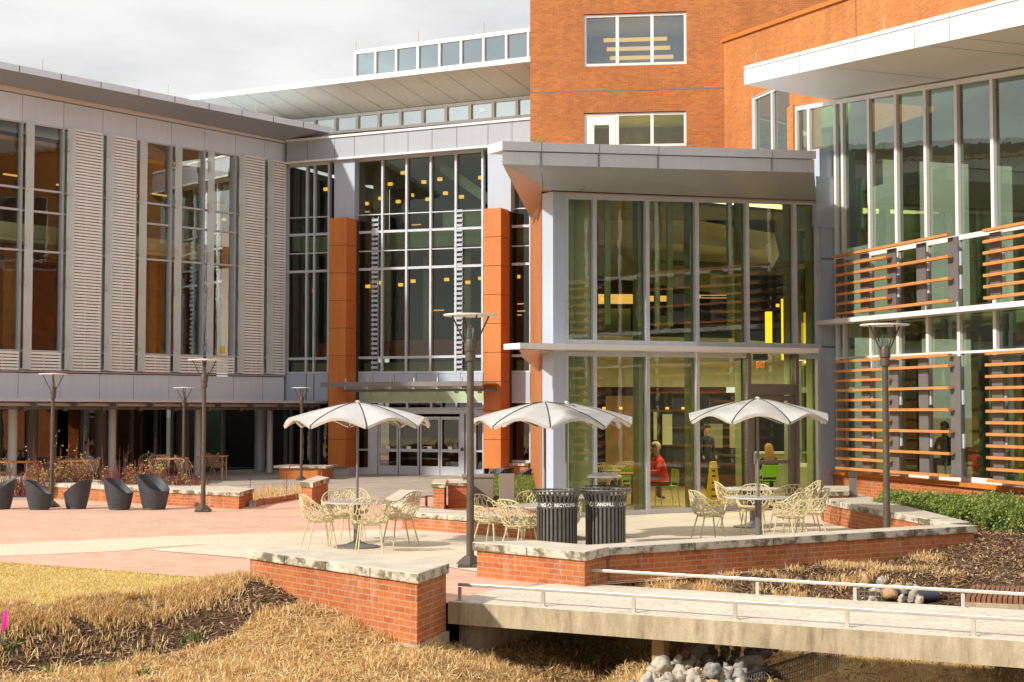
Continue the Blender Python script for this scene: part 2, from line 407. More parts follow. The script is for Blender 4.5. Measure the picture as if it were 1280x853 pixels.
# ============================================================ BUILDINGS
def const(v): return lambda u: v
def window_grid(fr, us, zb, zt, parent, fm, gm, trans=(), w=.07, d=.14, n=0.0, tw=.06, skip=(), pane_n=-.03, head=True):
    us = sorted(us); out = []
    for i in range(len(us)-1):
        if i in skip: continue
        a, b = us[i], us[i+1]; m = MB()
        m.fbox(fr, a-w/2, a+w/2, zb(a), zt(a), n-d/2, n+d/2, zb(a), zt(a))
        last = (i == len(us)-2) or (i+1 in skip)
        if last: m.fbox(fr, b-w/2, b+w/2, zb(b), zt(b), n-d/2, n+d/2)
        l, r = a+w/2, b-w/2
        if head: m.fbox(fr, l, r, zt(l)-tw, zt(l), n-d*.42, n+d*.42, zt(r)-tw, zt(r))
        m.fbox(fr, l, r, zb(l), zb(l)+tw, n-d*.42, n+d*.42, zb(r), zb(r)+tw)
        for t in trans:
            f, th = t if isinstance(t, tuple) else (t, tw)
            m.fbox(fr, l, r, f(l)-th/2, f(l)+th/2, n-d*.40, n+d*.40, f(r)-th/2, f(r)+th/2)
        o = m.build('window', fm, parent)
        p = MB(); P = fr.P
        p.poly([P(a,zb(a)+.01,n+pane_n),P(b,zb(b)+.01,n+pane_n),P(b,zt(b)-.01,n+pane_n),P(a,zt(a)-.01,n+pane_n)])
        p.build('pane', gm, o); out.append(o)
    return out
def panel_band(fr, us, zb, zt, n0, n1, parent, name='fascia_panel', mat='panel', gap=.018, back=True):
    """metal panels with open dark joints: one part (the joints are its surface pattern)"""
    m = MB(); us = sorted(us)
    for a, b in zip(us[:-1], us[1:]):
        l, r = a+gap/2, b-gap/2
        m.fbox(fr, l, r, zb(l), zt(l), n0, n1, zb(r), zt(r))
    o = m.build(name, M[mat], parent)
    if back:
        a, b = us[0], us[-1]
        MB().fbox(fr, a, b, zb(a)+.01, zt(a)-.01, n0-.04, n1-.02, zb(b)+.01, zt(b)-.01).build('panel_joint', M['joint'], o)
    return o
def louver(fr, u0, u1, zb, zt, n, parent, pitch=.095, th=.066, mat='slat_white', name='louver_screen', posts=2):
    m = MB(); z = max(zb(u0), zb(u1)); zt_ = lambda u: zt(u)
    z = min(zb(u0), zb(u1)); top = max(zt(u0), zt(u1)); k = 0
    while z < top:
        f0, f1 = zb(u0)+(z-zb(u0)), z
        if z+th <= min(zt(u0), zt(u1))+.12 and z >= max(zb(u0), zb(u1))-.1:
            m.fbox(fr, u0, u1, z, z+th, n, n+.05)
        z += pitch
    for k in range(posts+1):
        uu = u0+(u1-u0)*k/posts
        uu = min(max(uu, u0+.02), u1-.02)
        m.fbox(fr, uu-.012, uu+.012, zb(uu), zt(uu), n-.035, n-.004)
    return m.build(name, M[mat], parent)

# ---------------------------------------------------------------- LEFT WING
C0 = XY(357, 54.0); LWdir = Vector((-.6056, -.7958))
LW = Frame(C0, C0+LWdir*16)
lw = thing('office_building', 'long grey panelled building wing on the left with white louver screens and orange lit interior', 'building', (C0.x-5, C0.y-4, 0))
UE = 17.0
uj = [LW.u(x, 165) for x in (356,329,293,254,213,169,127,78,26)]
uj += [uj[-1]+1.42, uj[-1]+2.84, uj[-1]+4.3]
UE = uj[-1]
# roof with sloped soffit
ft = LW.line((0,77),(372,151),1.8); fb = LW.line((0,85.5),(372,158.5),1.8); sb = LW.line((0,105.5),(356,176.5),.15)
m = MB(); P = LW.P; a, b = -.45, UE
prof = lambda u: [P(u,ft(u),1.8), P(u,fb(u),1.8), P(u,fb(u)+.02,1.66), P(u,sb(u),.17), P(u,sb(u),-11), P(u,ft(u)+.6,-11)]
pa, pb = prof(a), prof(b)
m.poly([pa[0],pb[0],pb[1],pa[1]]).poly([pa[5],pb[5],pb[0],pa[0]]).poly(pa[::-1]).poly(pb)
rf = m.build('roof', M['panel_lw'], lw)
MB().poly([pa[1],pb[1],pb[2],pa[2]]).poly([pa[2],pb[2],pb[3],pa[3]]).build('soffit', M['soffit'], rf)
# joints of the fascia
m = MB()
for i in range(9):
    u = .6+i*1.42+ .4
    m.fbox(LW, u-.012, u+.012, fb(u)+.01, ft(u)-.01, 1.8, 1.806)
m.build('panel_joint', M['joint'], rf)
# lightning rods
for px, py in ((53,88),(210,118),(320,140)):
    u = LW.u(px, py, 1.2); m = MB(); m.tube([P(u,ft(u),1.2),P(u,ft(u)+.5,1.2)], .012, 5); m.build('lightning_rod', M['steel'], rf)
# strip under soffit, then panel bands
st = LW.line((0,113),(356,180)); 
MB().fbox(LW, -.0, UE, st(0), sb(0), -.1, .16, st(UE), sb(UE)).build('trim', M['white_metal'], lw)
wt = LW.line((0,148),(356,204)); wb = LW.line((0,462),(356,468.5))
panel_band(LW, uj, wt, lambda u: st(u)-.03, -.1, .06, lw, mat='panel_lw')
b2t = LW.line((0,466),(356,472)); b2b = LW.line((0,499),(356,501.5))
panel_band(LW, uj, b2b, b2t, -.1, .06, lw, mat='panel_lw')
MB().fbox(LW, 0, UE, wb(0)-.02, b2t(0)+.03, -.1, .09, wb(UE)-.02, b2t(UE)+.03).build('trim', M['frame'], lw)
gb = LW.line((0,438),(356,448))
tr = [LW.line((0,232),(356,275)), LW.line((0,260),(356,298)), LW.line((0,311),(356,337)), gb]
window_grid(LW, uj, wb, wt, lw, M['frame'], M['glass_lw'], [(t,.06) for t in tr], .08, .16, 0, .05)
kinds = 'LLGGGLLGGGL'   # from the corner outwards: L louver, G glass
for i, k in enumerate(kinds):
    a, b = uj[i]+.05, uj[i+1]-.30
    if k == 'L':
        louver(LW, a, b, wb, wt, .10, lw)
        MB().fbox(LW, uj[i]+.04, uj[i+1]-.04, wb(uj[i])+.03, wt(uj[i])-.03, -.14, -.12, wb(uj[i+1])+.03, wt(uj[i+1])-.03).build('backing_panel', M['backing'], lw)
    else: louver(LW, a, b, wb, lambda u: gb(u)-.05, .10, lw)
    # fritted fin in front of the mullion, with clamps
    q = uj[i+1]
    fo = MB().fbox(LW, q-.33, q-.04, wb(q)+.02, wt(q)-.02, .20, .225).build('sun_fin', M['frit_fin'], lw)
    for f in (.1,.34,.5,.72,.9):
        z = wb(q)+(wt(q)-wb(q))*f
        MB().fbox(LW, q-.12, q-.02, z, z+.32, .23, .27).build('clamp', M['frame'], fo)
# interior
zt0, zb0 = 11.2, 2.55
Z = lambda px, py, n: LW.uz(px, py, n)[1]
flo = LW.uz(60, 284)[1]
m = MB(); m.fbox(LW, 0.2, UE, flo-.22, flo+.22, -9, -1.4); m.build('floor_slab', M['int_cream'], lw)
MB().fbox(LW, 0.2, UE, 2.6, 2.75, -9, -.2).build('floor_slab', M['int_brown'], lw)
MB().fbox(LW, 0.2, UE, flo+.25, 12.4, -9.2, -9).build('back_wall', M['int_brown'], lw)
MB().fbox(LW, 0.2, UE, 2.7, flo-.25, -5.2, -5).build('back_wall', M['int_red'], lw)
MB().fbox(LW, 0.2, UE, 10.3, 10.42, -9, -.3).build('ceiling', M['int_wood'], lw)
MB().fbox(LW, 0.2, UE, flo-.36, flo-.26, -9, -1.2).build('ceiling', M['int_cream'], lw)
MB().fbox(LW, 3.0, 5.1, 2.75, flo-.4, -3.2, -3.0).build('partition', M['int_brown'], lw)
MB().fbox(LW, 0.2, 2.9, 2.75, flo-.4, -3.6, -3.4).build('partition', M['dark'], lw)
MB().fbox(LW, 0.2, 3.5, flo+.3, 10.3, -4.6, -4.4).build('partition', M['int_green'], lw)
MB().fbox(LW, 9.4, 10.2, 2.75, flo-.4, -2.2, -2.0).build('partition', M['int_wood'], lw)
m = MB()
for u, n, z in ((1.2,-2,9.6),(3,-3,9.75),(4.3,-3,9.6),(7,-3,9.6),(9,-3,9.7),(11,-3,9.7)):
    m.fbox(LW, u, u+.6, z, z+.05, n, n+.08)
m.build('ceiling_light', M['lamp_soft'], lw)
for u in (1.55, .5, .35):
    m = MB(); c = P(u,4.2,-1.6); m.lathe([(.09,0),(.09,.28)], c, 10); m.build('pendant_light', M['lamp_soft'], lw)
# end return at corner, back, ground floor
MB().fbox(LW, -.06, .02, b2b(0), st(0), -3, .08).build('corner_trim', M['frame'], lw)
MB().fbox(LW, 0.05, UE, 2.5, 12.5, -11.2, -11).build('rear_wall', M['panel'], lw)
MB().fbox(LW, UE-.1, UE, b2b(UE), 12.2, -11, -.2).build('end_wall', M['panel'], lw)
MB().fbox(LW, 0, UE, b2b(0)-.12, b2b(0)-.01, -11, .02, b2b(UE)-.12, b2b(UE)-.01).build('underside', M['joint'], lw)
# ground floor recessed glazing
ug = [0.0+i*1.05 for i in range(17)]
zg0 = const(0.02); zg1 = lambda u: b2b(u)-.12
window_grid(LW, ug, zg0, zg1, lw, M['frame_dark'], M['glass_dark'], [], .06, .12, -3.2, .08)
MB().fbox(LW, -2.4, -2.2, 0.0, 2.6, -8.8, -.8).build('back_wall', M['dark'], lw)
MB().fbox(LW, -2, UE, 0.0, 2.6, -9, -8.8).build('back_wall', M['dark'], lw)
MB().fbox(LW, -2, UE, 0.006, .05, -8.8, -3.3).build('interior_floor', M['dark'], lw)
for u0, u1, mm in ((3.2,3.9,'int_brown'),(6.6,7.2,'int_wall'),(9.4,9.7,'int_brown'),(1.3,1.9,'int_brown'),(12,12.5,'int_wall')):
    MB().fbox(LW, u0, u1, .05, 2.3, -6.2, -6).build('partition', M[mm], lw)
for px, r, n in ((15.5,.135,-.55),(140,.12,-.55),(247,.11,-.55),(337,.11,-.55),(-40,.13,-.55)):
    u = LW.u(px, 560, n); c = P(u, 0, n)
    MB().lathe([(r,.0),(r,2.75)], c, 18).build('column', M['white_metal'], lw, smooth=True)
for px, r, n in ((40,.18,-2.2),(125.5,.2,-2.2),(325,.2,-1.6),(230,.18,-2.2)):
    u = LW.u(px, 560, n); c = P(u, 0, n)
    MB().lathe([(r,.0),(r,2.75)], c, 18).build('column', M['box_grey' if px != 325 else 'frame'], lw, smooth=True)
# glass canopy of the ground floor
can = thing('glass_canopy', 'slim glass and steel canopy running under the left wing above the plaza tables', 'canopy', tuple(P(6,0,.9)))
czt = LW.line((0,504),(356,507), 1.3)
cz = lambda u: 2.52
MB().fbox(LW, -.3, UE, 2.50, 2.515, .15, 1.7).build('glass_panel', M['glass_fin'], can)
m = MB(); m.tube([P(-.3,2.37,1.35),P(UE,2.37,1.35)], .06, 10); m.build('rail', M['steel'], can, smooth=True)
m = MB(); m.fbox(LW, -.3, UE, 2.45, 2.53, 1.7, 1.76); m.build('edge_beam', M['frame'], can)
m = MB(); m.fbox(LW, -.3, UE, 2.22, 2.29, .9, .98); m.build('edge_beam', M['fin'], can)
for i in range(12):
    u = .3+i*1.4
    MB().fbox(LW, u-.03, u+.03, 2.30, 2.49, .07, 1.69).fbox(LW, u-.05,u+.05, 2.18,2.36, 1.0,1.1).build('bracket', M['fin'], can)

# ---------------------------------------------------------------- CENTRE BUILDING
CF = Frame(XY(357.5,54.0), XY(664,50.1)); P = CF.P
cf = thing('college_building', 'central glass fronted building with two tall orange clad piers and an entrance below', 'building', tuple(P(5,0,-2)))
ub = [CF.u(x, 190, .35) for x in (358,384,418,443,480,510,540,571,610,640,668)]
pt = CF.line((360,178),(662,150), .35); pb_ = CF.line((360,203),(628,181), .35)
panel_band(CF, ub, pb_, pt, .0, .35, cf, mat='panel_shaded')
ux0, ux1 = ub[0], ub[-1]
MB().fbox(CF, ux0, ux1, pb_(ux0)-.07, pb_(ux0)-.005, -.3, .46, pb_(ux1)-.07, pb_(ux1)-.005).build('trim', M['white_metal'], cf)
MB().fbox(CF, ux0, ux1, pt(ux0)+.003, pt(ux0)+.08, -2.0, .40, pt(ux1)+.003, pt(ux1)+.08).build('trim', M['white_metal'], cf)
# clerestory
n2 = -1.6
cb = CF.line((364,172),(662,147), n2); ct = CF.line((380,149),(663,120), n2)
uc = [CF.u(x, 155, n2) for x in (341,367,394,420,447,474,501,529,558,588,617,647,677)]
window_grid(CF, uc, cb, ct, cf, M['white_metal'], M['glass_pale'], [], .10, .14, n2, .10)
MB().fbox(CF, uc[0], uc[-1], 11.2, 14.2, n2-5.2, n2-5).build('back_wall', M['int_green'], cf)
m = MB()
for px, py in ((518,143),(562,139),(602,137),(478,147)):
    u, z = CF.uz(px, py, n2-1.2); m.fbox(CF, u-.08, u+.08, z-.07, z+.07, n2-1.25, n2-1.2)
m.build('ceiling_light', M['lamp_on'], cf)
m = MB()   # black diagonal bracing seen in the clerestory
for i in range(7):
    u = CF.u(430, 155, n2-.5)+i*.62
    z0, z1 = cb(u)+.05, ct(u)-.05
    m.tube([P(u,z0,n2-.6),P(u+.45,z1,n2-.6)], .035, 5); m.tube([P(u+.5,z0,n2-.75),P(u+.1,z1,n2-.75)], .028, 5)
m.build('brace', M['dark'], cf)
# beige roof
n3 = 1.0
rt = CF.line((235,120),(663,70.5), n3); rb = CF.line((235,126),(663,77), n3)
a, b = CF.u(235,120,n3), CF.u(672,70,n3)
prof = lambda u: [P(u,rt(u),n3), P(u,rb(u),n3), P(u,ct(u)+.02,n2+.1), P(u,ct(u)+.02,n2-6), P(u,rt(u)+.3,n2-6)]
pa, pb2 = prof(a), prof(b)
rf = MB().poly([pa[0],pa[1],pb2[1],pb2[0]]).poly([pa[4],pa[0],pb2[0],pb2[4]]).poly(pa).poly(pb2[::-1]).build('roof', M['white_metal'], cf)
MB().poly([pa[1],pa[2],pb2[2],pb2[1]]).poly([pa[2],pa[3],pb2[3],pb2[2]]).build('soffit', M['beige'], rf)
m = MB()
for i in range(14):
    u = a+.5+i*.98
    q0, q1 = P(u,rb(u)-.006,n3-.02), P(u+.35,ct(u)+.012,n2+.12)
    dd = Vector((CF.ux.x, CF.ux.y, 0))*.012
    m.poly([q0-dd,q0+dd,q1+dd,q1-dd])
m.build('panel_joint', M['fin'], rf)
# glass penthouse band
n4 = -.2
gb2 = CF.line((445,95),(660,71.5), n4); gt = CF.line((445,65.5),(660,37.5), n4)
ut = [CF.u(x, 65, n4) for x in (445,470,496,523,550,577,605,633.5,661,690)]
window_grid(CF, ut, lambda u: gb2(u)-.1, gt, cf, M['white_metal'], M['glass_blue'], [], .08, .12, n4, .08)
MB().fbox(CF, ut[0], ut[-1], gt(ut[0]), gt(ut[0])+.05, n4-5, n4+.06, gt(ut[-1]), gt(ut[-1])+.05).build('roof', M['white_metal'], cf)
MB().fbox(CF, ut[0]+.1, ut[-1], 13, 15.4, n4-5, n4-4.8).build('back_wall', M['int_green'], cf)
for px, py in ((445,66),(523,55),(605,44)):
    u, z = CF.uz(px, py, n4); MB().tube([P(u,z,n4),P(u,z+.45,n4)], .014, 5).build('lightning_rod', M['steel'], cf)
# curtain walls
zt_ = lambda u: pb_(u)-.07
zbm = CF.line((390,467.5),(605,466.5))
L1 = CF.line((390,293.5),(605,285)); L2 = CF.line((390,339.5),(605,332)); L3 = CF.line((390,448.5),(605,445.5))
T1 = CF.line((390,272),(605,263)); T2 = CF.line((390,317),(605,309.5))
TR = [(L1,.085),(L2,.085),(L3,.085),(T1,.035),(T2,.035)]
for xs in ((358.6,384,393.5,411.5), (443.6,478.5,508.7,539,570.5,604), (638,664)):
    us = [CF.u(x, 380) for x in xs]
    window_grid(CF, us, zbm, zt_, cf, M['frame'], M['glass_cf'], TR, .075, .16, 0, .07)
m = MB(); 
for x0, x1 in ((469,477),(572,582)):   # ladder screens behind the glass
    a, b = CF.u(x0,380,-.2), CF.u(x1,380,-.2)
    louver(CF, a, b, zbm, lambda u: CF.uz(475,272,-.2)[1], .02, cf, .165, .085, 'panel', 'ladder_screen', 1)
# grey column casings and orange piers
def pier(xs, ytop_g, y0, y1, yb):
    l, r = CF.u(xs[0], y0, .55), CF.u(xs[1], y0, .55)
    zo = CF.uz(xs[0], y0, .9)[1]
    MB().fbox(CF, CF.u(xs[2],y0,.3)+.02, CF.u(xs[3],y0,.3), zo-.05, zt_(l), -.45, .30).build('column_casing', M['panel'], cf)
    mid = CF.u(xs[4], 400, .9)
    zb = CF.uz(xs[0], yb, .9)[1]
    zs = [zb]+[zb+(zo-zb)*k/9 for k in range(1,9)]+[zo]
    o = MB(); l9 = CF.u(xs[0], 400, .9)
    for z0, z1 in zip(zs[:-1], zs[1:]): o.fbox(CF, l9, mid, z0+.008, z1-.008, -.4, .9)
    pr = o.build('pier', M['orange'], cf)
    MB().fbox(CF, l9+.02, mid-.02, zs[0]+.02, zo-.02, -.38, .88).build('panel_joint', M['joint'], pr)
    m = MB(); rr = CF.u(xs[1], 400, .25); z = .05
    while z < zo-.1:
        m.fbox(CF, mid+.01, rr, z+.006, min(z+.36, zo)-.006, -.4, .25); z += .37
    sp = m.build('side_cladding', M['orange'], pr)
    MB().fbox(CF, mid+.012, rr-.01, .05, zo-.03, -.38, .235).build('panel_joint', M['joint'], pr)
    MB().fbox(CF, l9+.1, mid+.0, 0.005, zb, -.3, .7).build('pier_base', M['frame'], pr)
pier((411,440,417,443,432.5), 200, 273, 272, 584)
pier((604.5,635.5,609,638.5,626), 186, 261, 262, 586)
# spandrel, wall above the doors
for (x0, x1) in ((358.6,384),(384,393.5),(393.5,411.5),(638,664)):
    a, b = CF.u(x0,485), CF.u(x1,485)
    MB().fbox(CF, a+.02, b-.02, CF.uz(x0,501.5)[1], zbm(a)-.01, -.1, .06).build('spandrel_panel', M['panel'], cf)
a, b = CF.u(441,480), CF.u(605,480)
for k in range(6):
    q0, q1 = a+(b-a)*k/6, a+(b-a)*(k+1)/6
    MB().fbox(CF, q0+.01, q1-.01, CF.uz(500,477.5)[1], zbm(q0)-.01, -.1, .07).build('spandrel_panel', M['panel'], cf)
MB().fbox(CF, a, b, CF.uz(500,502)[1], CF.uz(500,478)[1], -.3, .0).build('entrance_wall', M['int_green'], cf)
# ground floor entrance glazing
z502, z511 = CF.uz(500,502)[1], CF.uz(500,511.5)[1]
ud = [CF.u(x,505) for x in (443,478.5,508.7,539,570.5,604)]
window_grid(CF, ud, const(z511), const(z502), cf, M['frame'], M['glass_dark'], [], .07, .12, -.05, .05)
MB().fbox(CF, CF.u(463,520), CF.u(594,520), CF.uz(500,517.5)[1], z511-.01, -.1, .03).build('door_header', M['frame'], cf)
for x0_, x1_ in ((463,472.5),(575.5,581),(583,594)):
    MB().fbox(CF, CF.u(x0_,520), CF.u(x1_,520), 0.005, CF.uz(500,517.6)[1], -.1, .05).build('door_frame', M['frame'], cf)
MB().fbox(CF, CF.u(577,560), CF.u(580,560), CF.uz(578,564)[1], CF.uz(578,560)[1], .052, .07).build('door_button', M['joint'], cf)
zd0, zd1, zdm = .01, CF.uz(500,521)[1], CF.uz(500,563)[1]
for x0, x1 in ((473,497.5),(498.5,523.5),(525,549.5),(550.5,575)):
    a, b = CF.u(x0,560), CF.u(x1,560)
    m = MB(); w = .055
    m.fbox(CF, a, a+w, zd0, zd1, -.05, .0).fbox(CF, b-w, b, zd0, zd1, -.05, .0)
    m.fbox(CF, a+w, b-w, zd1-.10, zd1, -.05, -.001).fbox(CF, a+w, b-w, zd0, zd0+.30, -.05, -.001).fbox(CF, a+w, b-w, zdm-.05, zdm+.05, -.05, -.001)
    dr = m.build('sliding_door', M['frame'], cf)
    MB().poly([P(a+w,zd0+.3,-.03),P(b-w,zd0+.3,-.03),P(b-w,zd1-.1,-.03),P(a+w,zd1-.1,-.03)]).build('pane', M['glass_dark'], dr)
    MB().fbox(CF, (a+b)/2-.08, (a+b)/2+.08, zdm+.045, zdm+.14, .001, .008).build('door_sticker', M['white'], dr)
window_grid(CF, [CF.u(447,560),CF.u(461.5,560)], const(.01), const(z511-.02), cf, M['frame'], M['glass_dark'], [(const(zdm),.06)], .06, .12, -.03, .22)
window_grid(CF, [CF.u(594.5,560),CF.u(604,560)], const(.01), const(z511-.02), cf, M['frame'], M['glass_dark'], [(const(zdm),.06)], .04, .12, -.03, .22)
MB().fbox(CF, CF.u(440,560), CF.u(446,560), .01, z502, -.1, .04).build('door_frame', M['frame'], cf)
# ground glazing at both sides
window_grid(CF, [CF.u(x,550) for x in (358.6,384,393.5,411.5)], const(.01), const(CF.uz(380,503)[1]), cf, M['frame_dark'], M['glass_dark'], [], .08, .14, -.3, .08)
window_grid(CF, [CF.u(x,550) for x in (638,664)], const(.48), const(CF.uz(650,501)[1]), cf, M['frame'], M['glass_dark'], [], .08, .14, 0, .08)
MB().fbox(CF, CF.u(638,590), CF.u(664,590), 0, .38, -.2, .25).build('plinth', M['brick'], cf)
MB().fbox(CF, CF.u(637,590), CF.u(665,590), .385, .47, -.1, .32).build('plinth_cap', M['cap'], cf)
# interior of the hall
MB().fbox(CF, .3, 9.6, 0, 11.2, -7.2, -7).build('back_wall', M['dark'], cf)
f2 = CF.uz(500,445,-1)[1]; f3 = CF.uz(500,300,-1)[1]
MB().fbox(CF, .2, 9.5, f2-.7, f2-.25, -7, -.35).build('floor_slab', M['int_wall'], cf)
MB().fbox(CF, .2, 9.5, f3-.32, f3+.25, -7, -.9).build('floor_slab', M['int_green'], cf)
MB().fbox(CF, .2, 9.5, 11.0, 11.15, -7, -.2).build('ceiling', M['int_wall'], cf)
MB().fbox(CF, .2, 9.5, 0.006, .05, -7, -.4).build('interior_floor', M['int_floor'], cf)
for u0, u1, z0, z1, n, mm in ((2.5,3.4,f2,f3-.4,-1.5,'int_wall'),(3.9,4.3,f2,f3-.4,-3,'int_green'),(5.6,6.2,f2,f3-.4,-2.2,'int_wall'),(7.2,7.6,f2,f3-.4,-1.8,'int_green'),
        (2.6,3.2,f3+.3,11,-1.6,'int_wall'),(5.2,7.5,f3+.3,f3+1.1,-2,'int_green'),(3.0,8,f2,f2+.55,-1.2,'int_red'),(.4,2.0,f2,f2+.5,-1.2,'int_red'),
        (3.6,4.0,.05,2.2,-2.5,'int_wall'),(5.6,6,.05,2.2,-3,'int_wall')):
    MB().fbox(CF, u0, u1, z0, z1, n-.1, n).build('partition', M[mm], cf)
MB().fbox(CF, -.35, -.2, 0, 11.0, -7, -.4).build('side_wall', M['hall_side'], cf)
for z_ in (f2-.45, f3): MB().fbox(CF, -.19, .2, z_-.25, z_+.25, -7, -.6).build('floor_slab', M['int_green'], cf)
# slanted ceiling beam seen high in the hall
m = MB(); m.poly([P(5.6,10.9,-1.0),P(8.4,9.0,-1.0),P(8.4,8.6,-1.0),P(5.6,10.5,-1.0)]); m.build('ceiling_beam', M['int_green'], cf)
for px, py in ((487,230),(529,227.5),(475,248),(457,254.5),(497,252),(515,244),(534,249),(556,241.5),(576,246),(598,238.5),(575.5,224),
               (406.5,236.5),(459,358),(473.5,353.5),(500,356),(515.5,351.5),(557.5,349.5),(584,353),(600,348),(646.5,346),(503,216),(600,222),(549,224)):
    u, z = CF.uz(px, py, -1.3)
    w = .075 if px not in (515,575.5) else .03
    MB().fbox(CF, u-w, u+w, z-.055, z+.055, -1.4, -1.3).build('ceiling_light', M['lamp_on'], cf)
m = MB()
for px, py, l in ((375,247,.6),(382,255,.5),(455,265,.4),(372,361,.5),(388,364,.5),(520,281,.35),(548,388,.4),(366,239,.2),(650,380,.25),(651,389,.3),(648,394,.2)):
    u, z = CF.uz(px, py, -2); m.fbox(CF, u-l/2, u+l/2, z-.02, z+.02, -2.05, -2)
m.build('strip_light', M['lamp_soft'], cf)
for px, py in ((366,421),(371,419)):
    u, z = CF.uz(px, py, -1.2); MB().lathe([(.06,-.1),(.06,.12)], P(u,z,-1.2), 8).build('pendant_light', M['lamp_on'], cf)
MB().fbox(CF, -.2, 9.7, 0, 11.3, -11, -10.8).build('rear_wall', M['panel'], cf)
# entrance canopy
ec = thing('entrance_canopy', 'green tinted glass canopy on steel arms above the sliding entrance doors', 'canopy', tuple(P(4.3,0,1.3)))
nc = 2.0
a, b = CF.u(402,480,nc), CF.u(604,480,nc); zc = CF.uz(402,479.5,nc)[1]
MB().fbox(CF, a, b, zc-.03, zc, .95, nc).build('glass_panel', M['glass_fin'], ec)
MB().fbox(CF, a, b, zc-.12, zc+.03, nc, nc+.06).build('edge_beam', M['fin'], ec)
MB().fbox(CF, a+.3, b, zc-.28, zc-.2, 1.0, 1.1).build('edge_beam', M['fin'], ec)
for k in range(6):
    u = a+.9+k*.86
    MB().fbox(CF, u-.03, u+.03, zc-.2, zc-.035, .1, nc-.01).fbox(CF, u-.05, u+.05, zc-.34, zc-.2, .5, .62).fbox(CF, u-.02,u+.02, zc, zc+.16, nc-.1, nc-.04).build('bracket', M['frame'], ec)

# ---------------------------------------------------------------- BRICK TOWER
TD = 48.0
TX0, TX1 = XY(663,TD).x, XY(908,47.3).x
TF = Frame((TX0,TD), (TX1,47.3)); P = TF.P
tw = thing('brick_tower', 'tall orange brick tower with two three pane windows rising behind the glass pavilion', 'building', (3.5,52,0))
def brick_face(fr, u0, u1, z0, z1, holes, n=0, th=.25):
    """wall with rectangular openings (u0,u1,z0,z1)"""
    m = MB(); us = sorted({u0,u1,*[h[0] for h in holes],*[h[1] for h in holes]}); zs = sorted({z0,z1,*[h[2] for h in holes],*[h[3] for h in holes]})
    P = fr.P
    for a, b in zip(us[:-1], us[1:]):
        for c, d in zip(zs[:-1], zs[1:]):
            if any(h[0]-1e-6 <= a and b <= h[1]+1e-6 and h[2]-1e-6 <= c and d <= h[3]+1e-6 for h in holes): continue
            m.poly([P(a,c,n),P(b,c,n),P(b,d,n),P(a,d,n)], [(a,c),(b,c),(b,d),(a,d)])
    for h in holes:
        a, b, c, d = h
        m.poly([P(a,c,n),P(a,d,n),P(a,d,n-th),P(a,c,n-th)], [(n,c),(n,d),(n-th,d),(n-th,c)])
        m.poly([P(b,c,n-th),P(b,d,n-th),P(b,d,n),P(b,c,n)], [(n-th,c),(n-th,d),(n,d),(n,c)])
        m.poly([P(a,d,n),P(b,d,n),P(b,d,n-th),P(a,d,n-th)], [(a,d),(b,d),(b,d+th),(a,d+th)])
        m.poly([P(a,c,n-th),P(b,c,n-th),P(b,c,n),P(a,c,n)], [(a,c),(b,c),(b,c+th),(a,c+th)])
    return m
holes = []
for (x0, x1, y0, y1) in ((729.5,858,16,82),(729.5,858,140,184)):
    ua, za = TF.uz(x0, (y0+y1)/2); ub_, _ = TF.uz(x1, (y0+y1)/2)
    holes.append((ua, ub_, TF.uz(794,y1)[1], TF.uz(794,y0)[1]))
m = brick_face(TF, 0, TF.L, 0, 22, holes)
tb = m
pL = TF.P(0,0,0); back = TF.P(0,0,-14); pR = TF.P(TF.L,0,0)
tb.poly([back,pL,(pL.x,pL.y,22),(back.x,back.y,22)], [(-14,0),(0,0),(0,22),(-14,22)])
bR = TF.P(TF.L+6,0,-14)
pR = TF.P(TF.L+9,0,0); bR = TF.P(TF.L+9,0,-14)
tb.poly([TF.P(TF.L,12.5),TF.P(TF.L+9,12.5),TF.P(TF.L+9,22),TF.P(TF.L,22)], [(TF.L,12.5),(TF.L+9,12.5),(TF.L+9,22),(TF.L,22)])
tb.poly([(pR.x,pR.y,12.5),(bR.x,bR.y,12.5),(bR.x,bR.y,22),(pR.x,pR.y,22)], [(0,12.5),(14,12.5),(14,22),(0,22)])
tb.poly([(pL.x,pL.y,22),(pR.x,pR.y,22),(bR.x,bR.y,22),(back.x,back.y,22)])
tb.build('wall', M['brick'], tw)
